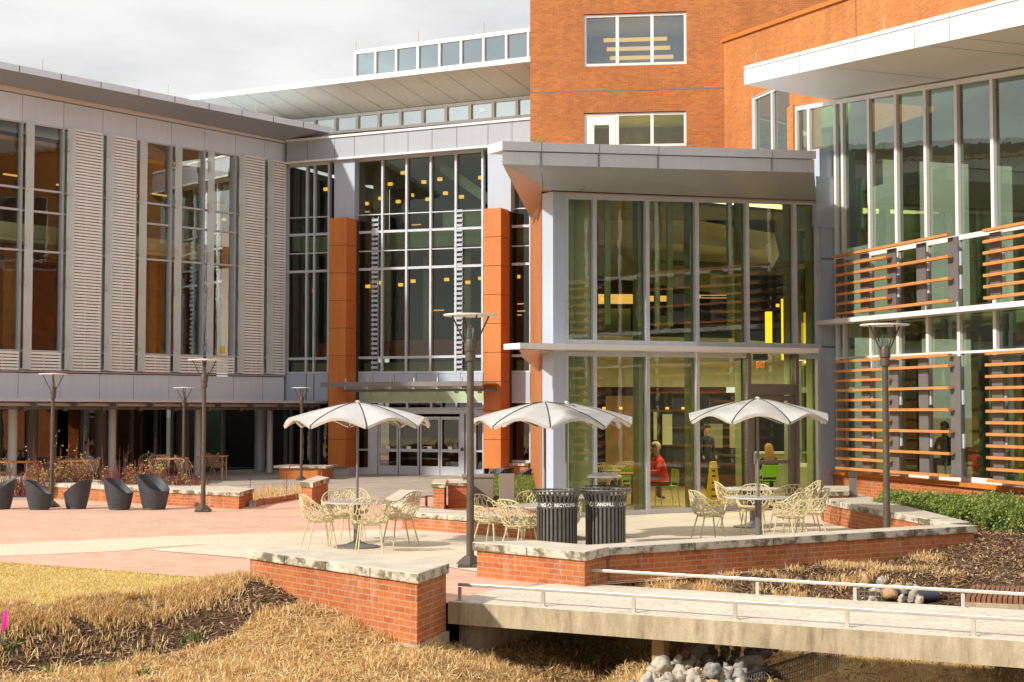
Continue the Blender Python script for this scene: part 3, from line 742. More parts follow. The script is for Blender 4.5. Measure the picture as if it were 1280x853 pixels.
# soldier course, a darker band in the brick
m = MB()
for y in (113,):
    z = TF.uz(780,y)[1]; m.fbox(TF, 0, TF.L, z-.02, z+.02, .0, .006)
m.build('control_joint', M['fin'], tw)
for hi, h in enumerate(holes):
    us = [h[0]+.03]+[TF.u(x, 60 if hi == 0 else 160) for x in (771.5,815)]+[h[1]-.03]
    wn = window_grid(TF, us, const(h[2]+.02), const(h[3]-.02), tw, M['white_metal'], M['glass_tower'] if hi == 0 else M['glass'], [], .10, .12, -.12, .08)
    if hi == 1:
        MB().fbox(TF, us[0]+.06, us[0]+.3, h[2]+.1, h[3]-.1, -.17, -.08).fbox(TF, us[1]-.26, us[1]-.06, h[2]+.1, h[3]-.1, -.17, -.08).fbox(TF, us[0]+.3, us[1]-.26, h[3]-.38, h[3]-.1, -.17, -.081).build('sash', M['white'], wn[0])
    MB().fbox(TF, h[0]-.4, h[1]+.4, h[2]-.6, h[3]+.8, -4.2, -4).build('back_wall', M['int_wall'] if hi else M['int_green'], tw)
    MB().fbox(TF, h[0]-.4, h[1]+.4, h[3]+.25, h[3]+.3, -4, -.3).build('ceiling', M['int_cream'], tw)
    MB().fbox(TF, h[0]-.4, h[1]+.4, h[2]-.65, h[2]-.6, -4, -.3).build('floor_slab', M['int_wall'], tw)
    for k in range(3):
        z = h[3]+.05-(k*.3 if hi == 0 else .7+k*.0); 
        if hi and k: break
        MB().fbox(TF, us[0]+.5+k*.1, us[-1]-.6+k*.1, z-.4-.06, z-.4+.05, -2.1-k*.01, -2-k*.01).build('strip_light', M['lamp_on'], tw)
# lower part of the brick flank beside the pavilion is in the pavilion itself
# ---------------------------------------------------------------- RIGHT WING
rdir = Vector((.2956,-.955))
RO = XY(1040,35.0)
RW = Frame(RO, RO+rdir*16); P = RW.P           # u grows toward the camera / right
BW = Frame((TX1,47.3), Vector((TX1,47.3))+rdir*20)
rw = thing('brick_and_glass_building', 'long right hand wing with tall green glazing, white roof overhang and orange wood sunscreens', 'building', tuple(P(3,0,-3)))
UEr = 12.0
# sunlit brick upper wall
zt0 = BW.uz(908,52)[1]; ztl = BW.line((908,52),(1060,-1))
wh = BW.u(940,150), BW.u(987,150)
zz0, zz1 = BW.uz(960,190)[1], BW.uz(942,121)[1]
m = MB(); PB = BW.P
def bq(u0,u1,za,zb,zc,zd): m.poly([PB(u0,za),PB(u1,zb),PB(u1,zc),PB(u0,zd)], [(u0,za),(u1,zb),(u1,zc),(u0,zd)])
bq(0,wh[0],8.7,8.7,ztl(wh[0]),ztl(0)); bq(wh[0],wh[1],zz1,zz1,ztl(wh[1]),ztl(wh[0])); bq(wh[1],wh[1]+4.2,8.7,8.7,ztl(wh[1]+4.2),ztl(wh[1])); bq(wh[1]+4.2,20,9.0,9.0,ztl(20),ztl(wh[1]+4.2))
m.build('wall', M['brick_light'], rw)
MB().fbox(BW, -.05, 20, ztl(0), ztl(0)+.12, -.35, .07, ztl(20), ztl(20)+.12).build('coping', M['orange'], rw)
MB().fbox(BW, 0, 20, 12.6, ztl(0)-.05, -5, -.36, 12.6, ztl(20)-.05).build('roof', M['soffit'], rw)
cj = BW.u(1070,15); MB().fbox(BW, cj-.01, cj+.01, 9.5, ztl(cj), .002, .006).build('control_joint', M['joint'], rw)
window_grid(BW, [wh[0]+.03,BW.u(963,150),wh[1]-.03], const(8.75), const(zz1), rw, M['white_metal'], M['glass_dark'], [], .09, .12, -.1, .08)
MB().fbox(BW, wh[0]-.5, wh[1]+.5, 8.7, zz1+.3, -2.7, -2.5).build('back_wall', M['int_wall'], rw)
# roof overhang
NR = 2.2
RU0 = RW.u(930,95,NR)
r_t = RW.line((930,83),(1280,-8), NR); r_b = RW.line((930,106),(1280,31), NR)
sf = RW.line((997,132.5),(1280,85)); 
prof = lambda u, ui: [P(u,r_t(u),NR), P(u,r_b(u),NR), P(ui,sf(ui)+.02,.1), P(ui,sf(ui)+.02,-3.0), P(ui,r_t(ui)+.15,-3.0)]
pa, pb2 = prof(RU0, RU0-.05), prof(UEr, UEr)
rf = MB().poly([pa[0],pa[1],pb2[1],pb2[0]]).poly([pa[4],pa[0],pb2[0],pb2[4]]).poly(pb2).build('roof', M['white_metal'], rw)
pe = P(RW.u(995,131,.1)-.1, sf(RW.u(995,131)), .1)
MB().poly([pa[1],pa[2],pb2[2],pb2[1]]).poly([pa[2],pa[3],pb2[3],pb2[2]]).poly([pa[0],pa[4],pa[3],pa[2],pa[1]]).build('soffit', M['white_metal'], rf)
m = MB()
for x in (999,1070,1143,1187,):
    u = RW.u(x, 60, NR); m.fbox(RW, u-.008, u+.008, r_b(u), r_t(u), NR, NR+.004)
for x in (1050,1180,1225):
    u = RW.u(x,60,NR)-.5; q0, q1 = P(u,r_b(u)-.006,NR-.05), P(u+1.0,sf(u+1.0)+.012,.14)
    dd = Vector((RW.ux.x,RW.ux.y,0))*.012; m.poly([q0-dd,q0+dd,q1+dd,q1-dd])
m.fbox(RW, RU0, UEr, r_t(RU0)-.09, r_t(RU0)-.075, NR, NR+.004, r_t(UEr)-.09, r_t(UEr)-.075)
m.build('panel_joint', M['fin'], rf)
for px, py in ((945,78),(1105,37)):
    u, z = RW.uz(px, py, 1.5); MB().tube([P(u,r_t(u)-.1,1.5),P(u,r_t(u)+.45,1.5)], .014, 5).build('lightning_rod', M['steel'], rf)
# glazing
xs = [997,1013,1046,1055,1088,1122,1159,1198,1243]
us = [RW.u(x, 250) for x in xs]
st_ = (us[-1]-us[3])/5
while us[-1] < UEr-st_: us.append(us[-1]+st_)
gtop = lambda u: sf(u)-.02
sill = RW.line((1047,588),(1280,609))
tr1 = RW.line((1047,325),(1280,283)); ledz = RW.line((1047,404.5),(1280,383))
tr2 = RW.line((1047,448),(1280,437))
window_grid(RW, us, lambda u: sill(u)+.0, gtop, rw, M['white_metal'], M['glass_rw'], [(tr1,.10),(tr2,.05)], .10, .085, 0, .10)
MB().fbox(RW, RW.u(1020,402,.5), UEr, ledz(0)-.05, ledz(0)+.05, .095, .55, ledz(UEr)-.05, ledz(UEr)+.05).build('ledge', M['white_metal'], rw)
MB().fbox(RW, .2, UEr, 0, sill(0)-.09, -.35, .12, 0, sill(UEr)-.09).build('brick_base', M['brick_wall'], rw)
MB().fbox(RW, .15, UEr, sill(0)-.088, sill(0)-.003, -.35, .2, sill(UEr)-.088, sill(UEr)-.003).build('sill', M['orange'], rw)
MB().fbox(RW, RW.u(997,150)-.35, RW.u(997,150)-.05, 6.5, sf(-1.7), -.2, .1).build('corner_brick', M['brick_light'], rw)
# sunscreens
def screen(u0, u1, ys, rows, uL, zz, fins, name='sunscreen'):
    """rows: z functions of each slat; u0..u1 span; fins: u positions"""
    m = MB()
    for z, a, b in rows: m.fbox(RW, a, b, z-.027, z+.027, .36, .46)
    o = m.build(name, M['wood_slat'], rw)
    for f in fins:
        fm_ = MB().fbox(RW, f-.17, f+.17, zz[0], zz[1], .28, .31)
        fo = fm_.build('fin', M['fin'], o)
        for q in (.3,.66): 
            z = zz[0]+(zz[1]-zz[0])*q; MB().fbox(RW, f-.02, f+.22, z-.14, z+.14, .24, .275).build('clamp', M['frame'], fo)
def zs_at(x, y0, y1, n, nn=.4):
    z0 = RW.uz(x,y0,nn)[1]; z1 = RW.uz(x,y1,nn)[1]
    return [z0+(z1-z0)*k/(n-1) for k in range(n)]
uA0, uA1, uA2 = RW.u(1045,350,.4), RW.u(1111,350,.4), RW.u(1188,350,.4)
rows = []
for k, z in enumerate(zs_at(1046,321,393,7)):
    rows.append((z, uA0, uA2 if k in (0,2,4,6) else uA1))
zz = (rows[-1][0]-.03, rows[0][0]-.04)
fin_u = [RW.u(x,360,.3) for x in (1050,1081,1115,1152,1192)]
screen(0,0,0,rows,0,zz,fin_u)
uB0 = RW.u(1232,340,.4); rows = [(z,uB0,UEr-.2) for z in zs_at(1233,288.5,373,7)]
screen(0,0,0,rows,0,(rows[-1][0]-.03,rows[0][0]-.04),[uB0+.17,uB0+.17+1.3])
rows = []
lo2 = RW.u(1111,500,.4)
for k, z in enumerate(zs_at(1047,452.5,585,12)):
    rows.append((z, uA0, RW.u(1189,520,.4) if k in (0,1,3,5,7,9,11) else lo2))
screen(0,0,0,rows,0,(rows[-1][0]-.03,rows[0][0]-.03),[RW.u(x,520,.3) for x in (1051,1083,1118,1155,1195)])
rows = [(z,RW.u(1235,500,.4),UEr-.2) for z in zs_at(1236,442,601,12)]
uB0 = RW.u(1235,500,.4)
screen(0,0,0,rows,0,(rows[-1][0]-.03,rows[0][0]-.03),[uB0+.17,uB0+.17+1.3])
# interior of the right wing
MB().fbox(RW, RW.u(997,150)-.1, us[2]+.1, 6.0, sf(us[0])-.02, -.75, -.7).build('back_wall', M['int_green'], rw)
MB().fbox(RW, -1.5, UEr, .45, .6, -6, -.4).build('interior_floor', M['int_floor'], rw)
MB().fbox(RW, -1.5, UEr, .5, 8.9, -6.2, -6).build('back_wall', M['int_wall'], rw)
MB().fbox(RW, -1.5, UEr, 3.95, 4.3, -6, -1.3).build('floor_slab', M['int_cream'], rw)
MB().fbox(RW, -1.5, UEr, 8.35, 8.4, -6, -.3).build('ceiling', M['int_wall'], rw)
for k in range(8):
    u = -.9+k*1.45
    MB().lathe([(.2,.6),(.2,8.3)], P(u,0,-1.8 if k % 2 else -2.6), 14).build('column', M['int_wall'], rw, smooth=True)
for k in range(4):
    MB().fbox(RW, .2+k*2.9, 1.3+k*2.9, .6, 3.2, -4.4, -4.2).build('partition', M['int_cream'], rw)
    MB().fbox(RW, 1.6+k*2.9, 2.5+k*2.9, .6, 3.9, -3.2, -3.1).build('partition', M['int_green'], rw)
MB().fbox(RW, UEr-.1, UEr+.05, 0, 8.1, -6.2, -.2).build('end_wall', M['panel'], rw)

# ---------------------------------------------------------------- GLASS PAVILION
GB = Frame(XY(688,30.7), XY(1023,34.6)); P = GB.P
gp = thing('glass_pavilion', 'two storey glass pavilion with flat grey canopy in front of the brick tower', 'building', tuple(P(3,0,-4)))
gt_ = GB.line((704,242),(1022,250)); 
xs = [706.5,742,808,870,933,992.5,1021]
us = [GB.u(x, 350) for x in xs]
ledg = GB.line((704,435.5),(1022,440))
zl = lambda u: ledg(u)+.06
zlb = lambda u: ledg(u)-.06
window_grid(GB, us, zl, gt_, gp, M['frame'], M['glass'], [], .10, .10, 0, .12)
window_grid(GB, us, const(.01), zlb, gp, M['frame'], M['glass'], [], .09, .10, 0, .10, skip=(4,))
MB().fbox(GB, GB.u(650,435,.7), GB.u(1024,440,.7), ledg(-.5)-.055, ledg(-.5)+.055, .10, .7, ledg(6)-.055, ledg(6)+.055).build('ledge', M['white_metal'], gp)
MB().fbox(GB, GB.u(688,400), us[0]-.06, 0.005, gt_(0)+.02, -.3, .1).build('corner_column', M['panel'], gp)
MB().fbox(GB, us[-1]+.06, GB.u(1043,400), 0.4, gt_(6)+1.25, -.3, .06).build('corner_column', M['panel'], gp)
for y in (262,262+62,402,434):
    z = GB.uz(1030,y)[1]; MB().fbox(GB, us[-1]+.07, GB.u(1042,400), z-.02, z+.02, .062, .075).build('panel_joint', M['fin'], gp)
# door bay
a, b = us[4], us[5]
zh = GB.uz(960,487)[1]
m = MB(); m.fbox(GB, a-.045, a+.045, .01, zlb(a), -.09, .09).fbox(GB, b-.045, b+.045, .01, zlb(b), -.09, .09).fbox(GB, a+.045, b-.045, zh-.12, zh+.12, -.08, .08)
df = m.build('door_frame', M['fin'], gp)
MB().poly([P(a,zh,-.03),P(b,zh,-.03),P(b,zlb(b),-.03),P(a,zlb(a),-.03)]).build('pane', M['glass'], df)
m = MB(); l, r = a+.05, b-.05; w = .13
m.fbox(GB, l, l+w, .02, zh-.13, -.05, .03).fbox(GB, r-w, r, .02, zh-.13, -.05, .03).fbox(GB, l+w, r-w, zh-.25, zh-.13, -.05, .029).fbox(GB, l+w, r-w, .02, .28, -.05, .029).fbox(GB, l+w, r-w, 1.0, 1.08, -.05, .029)
dr = m.build('door', M['fin'], gp)
MB().poly([P(l+w,.28,-.02),P(r-w,.28,-.02),P(r-w,zh-.25,-.02),P(l+w,zh-.25,-.02)]).build('pane', M['glass_lw'], dr)
MB().tube([P(l+.07,1.0,.08),P(l+.07,1.25,.08)], .02, 6).build('handle', M['steel'], dr)
# canopy
NC = 1.6
cl, cr = GB.u(628,200,NC), GB.u(1018,205,NC)
c_t = GB.line((628,177),(1018,189), NC); c_b = GB.line((628,205.5),(1018,216), NC)
c_i = GB.line((690,238),(1022,247), .2)
iu0, iu1 = GB.u(674,235,.2), GB.u(1010,245,.2)
# plan points: outer front-left, front-right, inner front-left, front-right and back ones at the tower
ofl, ofr = P(cl,c_b(cl),NC), P(cr,c_b(cr),NC)
ifl, ifr = P(GB.u(689,236,.15),c_i(0),.15), P(GB.u(1020,246,.15),c_i(6),.15)
tl = lambda v, z: Vector((v.x, v.y, z))
zT = c_t(cl)
bl = Vector((TX0-1.9, 47.0, 0)); br = Vector((ofr.x+.6, 44.0, 0)); ibl = Vector((TX0-.02, 47.4, 0))
zt_l, zt_r = c_t(cl), c_t(cr)
oback = DP(652, 250, 40.0)
can_ = MB()
can_.poly([tl(ofl,c_b(cl)),tl(ofr,c_b(cr)),tl(ofr,zt_r-.19),tl(ofl,zt_l-.19)])
q_ = DP(663,263,36.0); bl2 = Vector((q_.x, q_.y)) 
can_.poly([(bl2.x,bl2.y,c_b(cl)),tl(ofl,c_b(cl)),tl(ofl,zt_l-.19),(bl2.x,bl2.y,zt_l-.19)])
can_.poly([tl(ofr,c_b(cr)),(br.x,br.y,c_b(cr)),(br.x,br.y,zt_r-.19),tl(ofr,zt_r-.19)])
can_.poly([tl(ofl,zt_l-.2),tl(ofr,zt_r-.2),(br.x,br.y,zt_r-.2),(TX0+.2,47.6,zt_r-.2),(bl2.x,bl2.y,zt_l-.2)])
ro = can_.build('canopy', M['panel_pale'], gp)
MB().fbox(GB, cl-.02, cr+.02, zt_l-.17, zt_l, NC-.5, NC+.03, zt_r-.17, zt_r).build('parapet_trim', M['panel_pale'], ro)
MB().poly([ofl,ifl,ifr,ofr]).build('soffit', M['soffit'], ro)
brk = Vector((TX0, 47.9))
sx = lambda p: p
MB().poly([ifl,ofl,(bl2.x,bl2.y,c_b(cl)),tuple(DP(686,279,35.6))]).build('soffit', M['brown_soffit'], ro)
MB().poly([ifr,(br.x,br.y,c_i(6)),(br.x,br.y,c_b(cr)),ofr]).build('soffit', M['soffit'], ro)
m = MB()
for x0, x1 in ((670,650),(762,725),(858,820),(957,925),(1010,995)):
    u0 = GB.u(x0,210,NC); u1 = GB.u(x1,240,.2)
    if x0 == 670: u0, u1 = GB.u(676,205,NC), GB.u(690,236,.2)-.3
    q0, q1 = P(u0,c_b(u0)-.006,NC), P(max(u1,iu0+.1),c_i(u1)-.006,.2); dd = Vector((GB.ux.x,GB.ux.y,0))*.012
    m.poly([q0-dd,q0+dd,q1+dd,q1-dd])
for x in (676,748,822,964):
    u = GB.u(x,190,NC); m.fbox(GB, u-.008, u+.008, c_b(u)+.0, c_t(u)-.0, NC+.0, NC+.035)
m.build('panel_joint', M['fin'], ro)
MB().fbox(GB, GB.u(690,240), us[-1], gt_(0)+.002, c_i(0)-.01, -.15, .12, gt_(6)+.002, c_i(6)-.01).build('trim', M['brown_soffit'], gp)
MB().fbox(GB, GB.u(1020,220,.1), GB.u(1043,220,.1), c_b(cr)-.9, c_t(cr)-.22, -.8, .1).build('wall_panel', M['panel'], gp)
MB().fbox(GB, GB.u(695,240), us[-1], gt_(0)-.02, c_i(0)+.35, -.32, -.18, gt_(6)-.02, c_i(6)+.35).build('gap_cover', M['joint'], gp)  # opaque box added to block the bright slivers above the glass
# brick flank on the left
s0 = P(GB.u(687.5,400),0,-.3); s1 = Vector((TX0+.01, TD-.02, 0))
SF = Frame((s1.x,s1.y), (s0.x,s0.y))
MB().poly([SF.P(0,0),SF.P(SF.L,0),SF.P(SF.L,gt_(0)+.9),SF.P(0,gt_(0)+1.2)], [(0,0),(SF.L,0),(SF.L,gt_(0)+.9),(0,gt_(0)+1.2)]).build('brick_flank', M['brick'], gp)
a0 = P(GB.u(650,437,.69),ledg(-.5)-.06,.69); a1 = P(GB.u(688,437),ledg(0)-.06,.1); k1 = DP(677,468,34)
MB().poly([a0,a1,k1]).poly([a0,k1,(k1.x-.45,34,ledg(0)-.06)]).poly([(a0.x,a0.y,a0.z+.11),(a1.x,a1.y,a1.z+.11),(k1.x-.1,34,a0.z+.11),(k1.x-.5,34,a0.z+.11)]).build('ledge_soffit', M['brown_soffit'], gp)
# interior
IB = 43.5
fl = MB().prism([P(.1,0,-.2),P(us[-1],0,-.2),(9.6,IB,0),(.75,IB,0)], 0.006, .03).build('interior_floor', M['int_floor'], gp)
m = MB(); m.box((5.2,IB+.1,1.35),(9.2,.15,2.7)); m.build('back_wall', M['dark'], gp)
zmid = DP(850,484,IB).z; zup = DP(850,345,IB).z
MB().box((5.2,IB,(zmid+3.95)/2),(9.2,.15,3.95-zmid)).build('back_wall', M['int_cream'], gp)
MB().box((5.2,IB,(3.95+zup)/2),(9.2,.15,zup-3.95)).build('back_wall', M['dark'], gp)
MB().box((5.2,IB,(zup+8.2)/2),(9.2,.16,8.2-zup)).build('back_wall', M['int_wall'], gp)
MB().prism([P(.2,0,-.5),P(us[-1]-.2,0,-.5),(9.4,IB,0),(.8,IB,0)], gt_(0)+.12, gt_(0)+.2).build('ceiling', M['int_wall'], gp)
MB().prism([(.85,35.6,0),P(us[-1]-.1,0,-3.0),(9.4,IB,0),(.8,IB,0)], 3.62, 3.95).build('floor_slab', M['int_cream'], gp)
# big beige ceiling bulkhead
A1, A2, A3, A4 = DP(748,255,36), DP(968,292,36), DP(955,312,36.3), DP(748,300,36)
MB().poly([A1,A2,A3,A4]).poly([A4,A3,(A3.x+1,41,A3.z+.1),(A4.x+.2,41,A4.z+.1)]).poly([A2,(A2.x+1,41,A2.z),(A3.x+1,41,A3.z),A3]).build('ceiling_bulkhead', M['int_cream'], gp)
MB().poly([DP(748,310,37),DP(930,350,39),DP(930,372,39),DP(748,345,37)]).build('ceiling_bulkhead', M['int_wall'], gp)
c = P(GB.u(727,500,-.9),0,-.9)
MB().lathe([(.27,.03),(.27,gt_(0)+.1)], c, 28).build('column', M['int_cream'], gp, smooth=True)
MB().lathe([(.1,.03),(.1,gt_(0)+.1)], P(GB.u(713,500,-.5),0,-.5), 16).build('column', M['int_green'], gp, smooth=True)
for x, n in ((760,-.5),(822,-.5),(838,-.5),(913,-.5),(918,-4),(862,-1.2)):
    u = GB.u(x,400,n); MB().fbox(GB, u-.07, u+.07, 4.0, gt_(u)+.1, n-.04, n).build('blind_guide', M['int_green'], gp)
for x in (800,864,927,988,1016):   # pale interior mullion returns
    u = GB.u(x,400,-.18); MB().fbox(GB, u-.06, u+.06, .03, gt_(u)-.02, -.35, -.15).build('mullion_return', M['int_green'], gp)
for x, y0, y1, r in ((961,390,437,.085),(980,374,450,.06),(998,390,437,.08),(1004.5,404,457,.06)):
    d = 37.0; p0, p1 = DP(x,y1,d), DP(x,y0,d)
    o = MB().lathe([(r,0),(r,p1.z-p0.z)], (p0.x,d,p0.z), 14).build('pendant_light', M['pendant'], gp, smooth=True)
    MB().tube([(p0.x,d,p1.z),(p0.x,d,6.7)], .01, 5).build('cord', M['dark'], o)
for k in range(9):   # timber slats of an inner screen
    p0, p1 = DP(876,362+k*9,40), DP(912,362+k*9,40)
    MB().box(((p0.x+p1.x)/2,40,p0.z),(p1.x-p0.x,.05,.05)).build('screen_slat', M['timber'] if k % 2 else M['dark'], gp)
for (x0,x1,y0,y1,mm,d) in ((748,800,368,380,'lamp_soft',42.9),(806,840,370,377,'lamp_soft',42.9),(873,908,369,373,'lamp_soft',41),(751,754,372,376,'lamp_on',41),(818,822,383,386,'lamp_on',41),(970,974,380,384,'lamp_on',41),
        (832,836,509,512,'lamp_on',42),(852,862,509,512,'lamp_on',42),(753,757,509,512,'lamp_on',42),(774,778,509,512,'lamp_on',42),(890,893,509,512,'lamp_on',42),(902,905,509,512,'lamp_on',42)):
    p0, p1 = DP(x0,y1,d), DP(x1,y0,d)
    MB().box(((p0.x+p1.x)/2,d,(p0.z+p1.z)/2),(p1.x-p0.x,.04,p1.z-p0.z)).build('ceiling_light', M[mm], gp)
for (x0,x1,y0,y1,mm,d) in ((748,788,386,418,'int_green',43.2),(818,838,395,415,'int_green',43.2),(828,840,518,556,'int_cream',43.3),(817,821,515,550,'int_cream',43.3),(1000,1022,575,612,'int_green',41),(912,930,520,560,'int_wall',42),(757,800,495,600,'int_brown',42.8),(880,903,530,560,'int_wall',43)):
    p0, p1 = DP(x0,y1,d), DP(x1,y0,d)
    MB().box(((p0.x+p1.x)/2,d,(p0.z+p1.z)/2),(p1.x-p0.x,.06,p1.z-p0.z)).build('wall_panel', M[mm], gp)
# exit sign
es = thing('exit_sign', 'orange lettered exit sign hanging inside the pavilion above the glass door', 'sign', tuple(DP(950,457,36)))
e0, e1 = DP(943,463,36), DP(958,450,36)
MB().box(((e0.x+e1.x)/2,36,(e0.z+e1.z)/2),(e1.x-e0.x,.05,e1.z-e0.z)).build('sign_box', M['int_wall'], es)
MB().box(((e0.x+e1.x)/2,36,e1.z+.07),(e1.x-e0.x+.05,.09,.14)).build('mount', M['dark'], es)
def text_mesh(body, size, name, mat, parent, fn, bold=.0):
    cu = bpy.data.curves.new('t', 'FONT'); cu.body = body; cu.size = size; cu.align_x = 'CENTER'; cu.align_y = 'CENTER'; cu.offset = bold; cu.resolution_u = 3
    o = bpy.data.objects.new('t', cu); COL.objects.link(o)
    dg = bpy.context.evaluated_depsgraph_get(); me = bpy.data.meshes.new_from_object(o.evaluated_get(dg))
    bpy.data.objects.remove(o)
    for v in me.vertices: v.co = fn(v.co.x, v.co.y)
    me.materials.clear(); me.materials.append(mat)
    r = bpy.data.objects.new(name, me); COL.objects.link(r); r.parent = parent; return r
ez = (e0.z+e1.z)/2-es.location.z; ex = (e0.x+e1.x)/2-es.location.x
text_mesh('EXIT', .17, 'lettering', M['exit'], es, lambda x, y: Vector((ex+x*.62, -.03, ez+y*1.25)), .006)
# box on brick flank (utility cabinet with notices)
ucab = thing('utility_cabinet', 'tall grey cabinet with two paper notices on the narrow brick flank left of the pavilion', 'cabinet', tuple(DP(684,400,31.5)))
p0, p1 = DP(677.5,436,31.6), DP(687,359,31.6)
MB().box(((p0.x+p1.x)/2,31.6,(p0.z+p1.z)/2),(p1.x-p0.x,.25,p1.z-p0.z)).build('case', M['box_grey'], ucab, bevel=.01)
for y in (384,407):
    q = DP(684,y,31.4); MB().box((q.x,31.465,q.z),(.1,.01,.25)).build('notice', M['white'], ucab)

# unseen area lights added to brighten the rooms, besides the modelled fixtures
def area(loc, e, size, col=(1,.80,.45)):
    l = bpy.data.lights.new('interior_fill', 'AREA'); l.energy = e; l.size = size; l.color = col
    o = bpy.data.objects.new('interior_fill', l); COL.objects.link(o); o.location = loc
area((3.0,38,6.9), 330, 3, (1,.9,.62)); area((6.0,39.5,6.9), 330, 3, (1,.9,.62)); area((4,39,3.5), 80, 3, (1,.9,.62)); area((7,40,3.5), 80, 3, (1,.9,.62))
area((TX0+3.4,50.0,14.3), 60, 1.0); area((TX0+3.4,49.8,10.5), 50, 1.0)
area((3.3,33.9,3.4), 60, .8); area((4.7,35.0,3.4), 60, .8); area((6.3,36.6,3.4), 60, .8)  # added by the glass to brighten the seated figure and floor sign
# ============================================================ GROUND
def sheet(name, pts, z, mat, kind='structure'):
    m = MB(); m.poly([(p[0],p[1],z) for p in pts]); 
    a = sum(pts[i][0]*pts[(i+1)%len(pts)][1]-pts[(i+1)%len(pts)][0]*pts[i][1] for i in range(len(pts)))
    if a < 0: m.f = [tuple(reversed(m.f[0]))]
    o = m.build(name, mat); o['kind'] = kind; return o
BR_A, BR_D = Vector((-.72,17.2)), Vector((5.5,-3.0)).normalized()   # bridge front edge
BR_N = Vector((-BR_D.y, BR_D.x)); BR_W = 2.35
def smooth(a, b, x):
    t = min(1, max(0, (x-a)/(b-a))); return t*t*(3-2*t)
CA = Vector((-5.6,16.7)); CD = Vector((2.3,2.2)).normalized(); CN = Vector((CD.y,-CD.x))
LWN_A, LWN_B = G(0,703), G(250,722)
def inside_plaza(x, y):
    # true where the paved plaza covers the ground
    if x < -4.05: return y > LWN_B.y+(x-LWN_B.x)*(LWN_A.y-LWN_B.y)/(LWN_A.x-LWN_B.x)
    if x < -3.28: return y > 19.5+ (x+4.05)*-.6
    if x < -.72: return y > 18.8+(x+3.28)*-.62
    if x < 1.2: return y > 17.2+(x+.72)*.98
    if x < 7.05: return y > 19.2+(x-1.2)*.68
    return y > 60
def terr(x, y):
    p = Vector((x,y)); nz = noise.noise(Vector((x*1.7,y*1.7,3)))*.035+noise.noise(Vector((x*.5,y*.5,8)))*.05
    dc = (p-CA).dot(CN)
    z = -.50*smooth(-.15,1.35,dc) - .03*max(0, dc-1.4)
    if x > -1.2: pass
    db = (p-BR_A).dot(BR_N); s = (p-BR_A).dot(BR_D)
    # ravine under the bridge
    rav = -.42*smooth(.2,2.4,s)*smooth(-3.2,-.6,db)
    near = z+rav
    bank = -.34*(1-smooth(2.2,4.6,db))+.24*smooth(4.2,9,db)
    far = bank if s > 1.4 else bank*0.3
    fr_ = smooth(1.7,2.9,s)
    if fr_ > 0: far = far*(1-fr_)+fr_*(-1.12+.80*smooth(3.1,4.0,db)+.30*smooth(4.3,6,db)+.24*smooth(6,10,db))
    a = smooth(1.7,2.6,db)
    z2 = near*(1-a)+far*a
    if db < -.2: z2 = min(z2, near)
    # foreground left stays a lawn
    if x < -1 and db > 2.4: z2 = z
    if dc < 0.1: z2 = 0.0
    rd = (p-Vector((1.95,16.1))).length; z2 = max(z2, -.60-1.1*max(0, rd-.85))
    k = smooth(-.1,.5,dc)
    # bank follows the foot of the foreground wall
    a0, a1 = Vector((-3.28,18.8)), Vector((-.985,16.0)); wd = (a1-a0); t = (p-a0).dot(wd)/wd.length_squared
    if -.6 < t < 1.5:
        tt = min(1, max(0, t)); dist = (p-(a0+wd*tt)).length
        tgt = .10-.50*tt
        if db < .6: z2 = z2*(smooth(0,1.5,dist))+tgt*(1-smooth(0,1.5,dist))
    z2 = z2 + nz*(k)
    return z2
def hit(px, py, lift=0.0):
    d = ray(px, py); t = 8.0
    while t < 60:
        p = Vector((0,0,CAMZ))+d*t
        if p.z < terr(p.x, p.y)+lift: return p
        t += .03
    return p
m = MB()
nx, ny = 190, 170; X0, X1, Y0, Y1 = -11.0, 14.0, 6.0, 33.0
vs = []; 
for j in range(ny+1):
    for i in range(nx+1):
        x = X0+(X1-X0)*i/nx; y = Y0+(Y1-Y0)*j/ny
        z = terr(x, y)
        if inside_plaza(x, y): z = min(z, -.05) if x > -3.3 else -.015
        vs.append((x, y, z))
fs = [(j*(nx+1)+i, j*(nx+1)+i+1, (j+1)*(nx+1)+i+1, (j+1)*(nx+1)+i) for j in range(ny) for i in range(nx)]
me = bpy.data.meshes.new('terrain'); me.from_pydata(vs, [], fs)
me.polygons.foreach_set('use_smooth', [True]*len(fs))
# zones: 0 lawn, 1 straw, 2 mulch
def zone(x, y):
    p = Vector((x,y)); dc = (p-CA).dot(CN); db = (p-BR_A).dot(BR_N); s = (p-BR_A).dot(BR_D)
    nzz = noise.noise(Vector((x*1.3,y*1.3,0)))*.35+noise.noise(Vector((x*4,y*4,5)))*.15
    if db > BR_W-.3 and s > 1.0:
        return 1.0 if (db+nzz*2 < 3.8 and s < 6.3) else 2.0
    if dc < .02+nzz*.25: return 0.0
    if .15 < dc+nzz*.9 < 1.35 and x < -1.0: return 2.0
    if s > 3.0 and db > -1.2+nzz: return 2.0
    return 1.0
ca = me.color_attributes.new('zone', 'FLOAT_COLOR', 'POINT')
zz = [zone(v[0], v[1]) for v in vs]
buf = np.zeros(len(vs)*4, dtype=np.float32)
for i, q in enumerate(zz): buf[i*4+0] = q == 0; buf[i*4+1] = q == 1; buf[i*4+2] = q == 2; buf[i*4+3] = 1
ca.data.foreach_set('color', buf)
mt, nt, out = newmat('terrain_soil'); at = nt.nodes.new('ShaderNodeVertexColor'); at.layer_name = 'zone'
sp = nt.nodes.new('ShaderNodeSeparateColor'); lk(nt, at.outputs[0], sp.inputs[0])
pos = geopos(nt); f = noisen(nt, pos, 45, 5, .7); g = noisen(nt, pos, 2.2, 5)
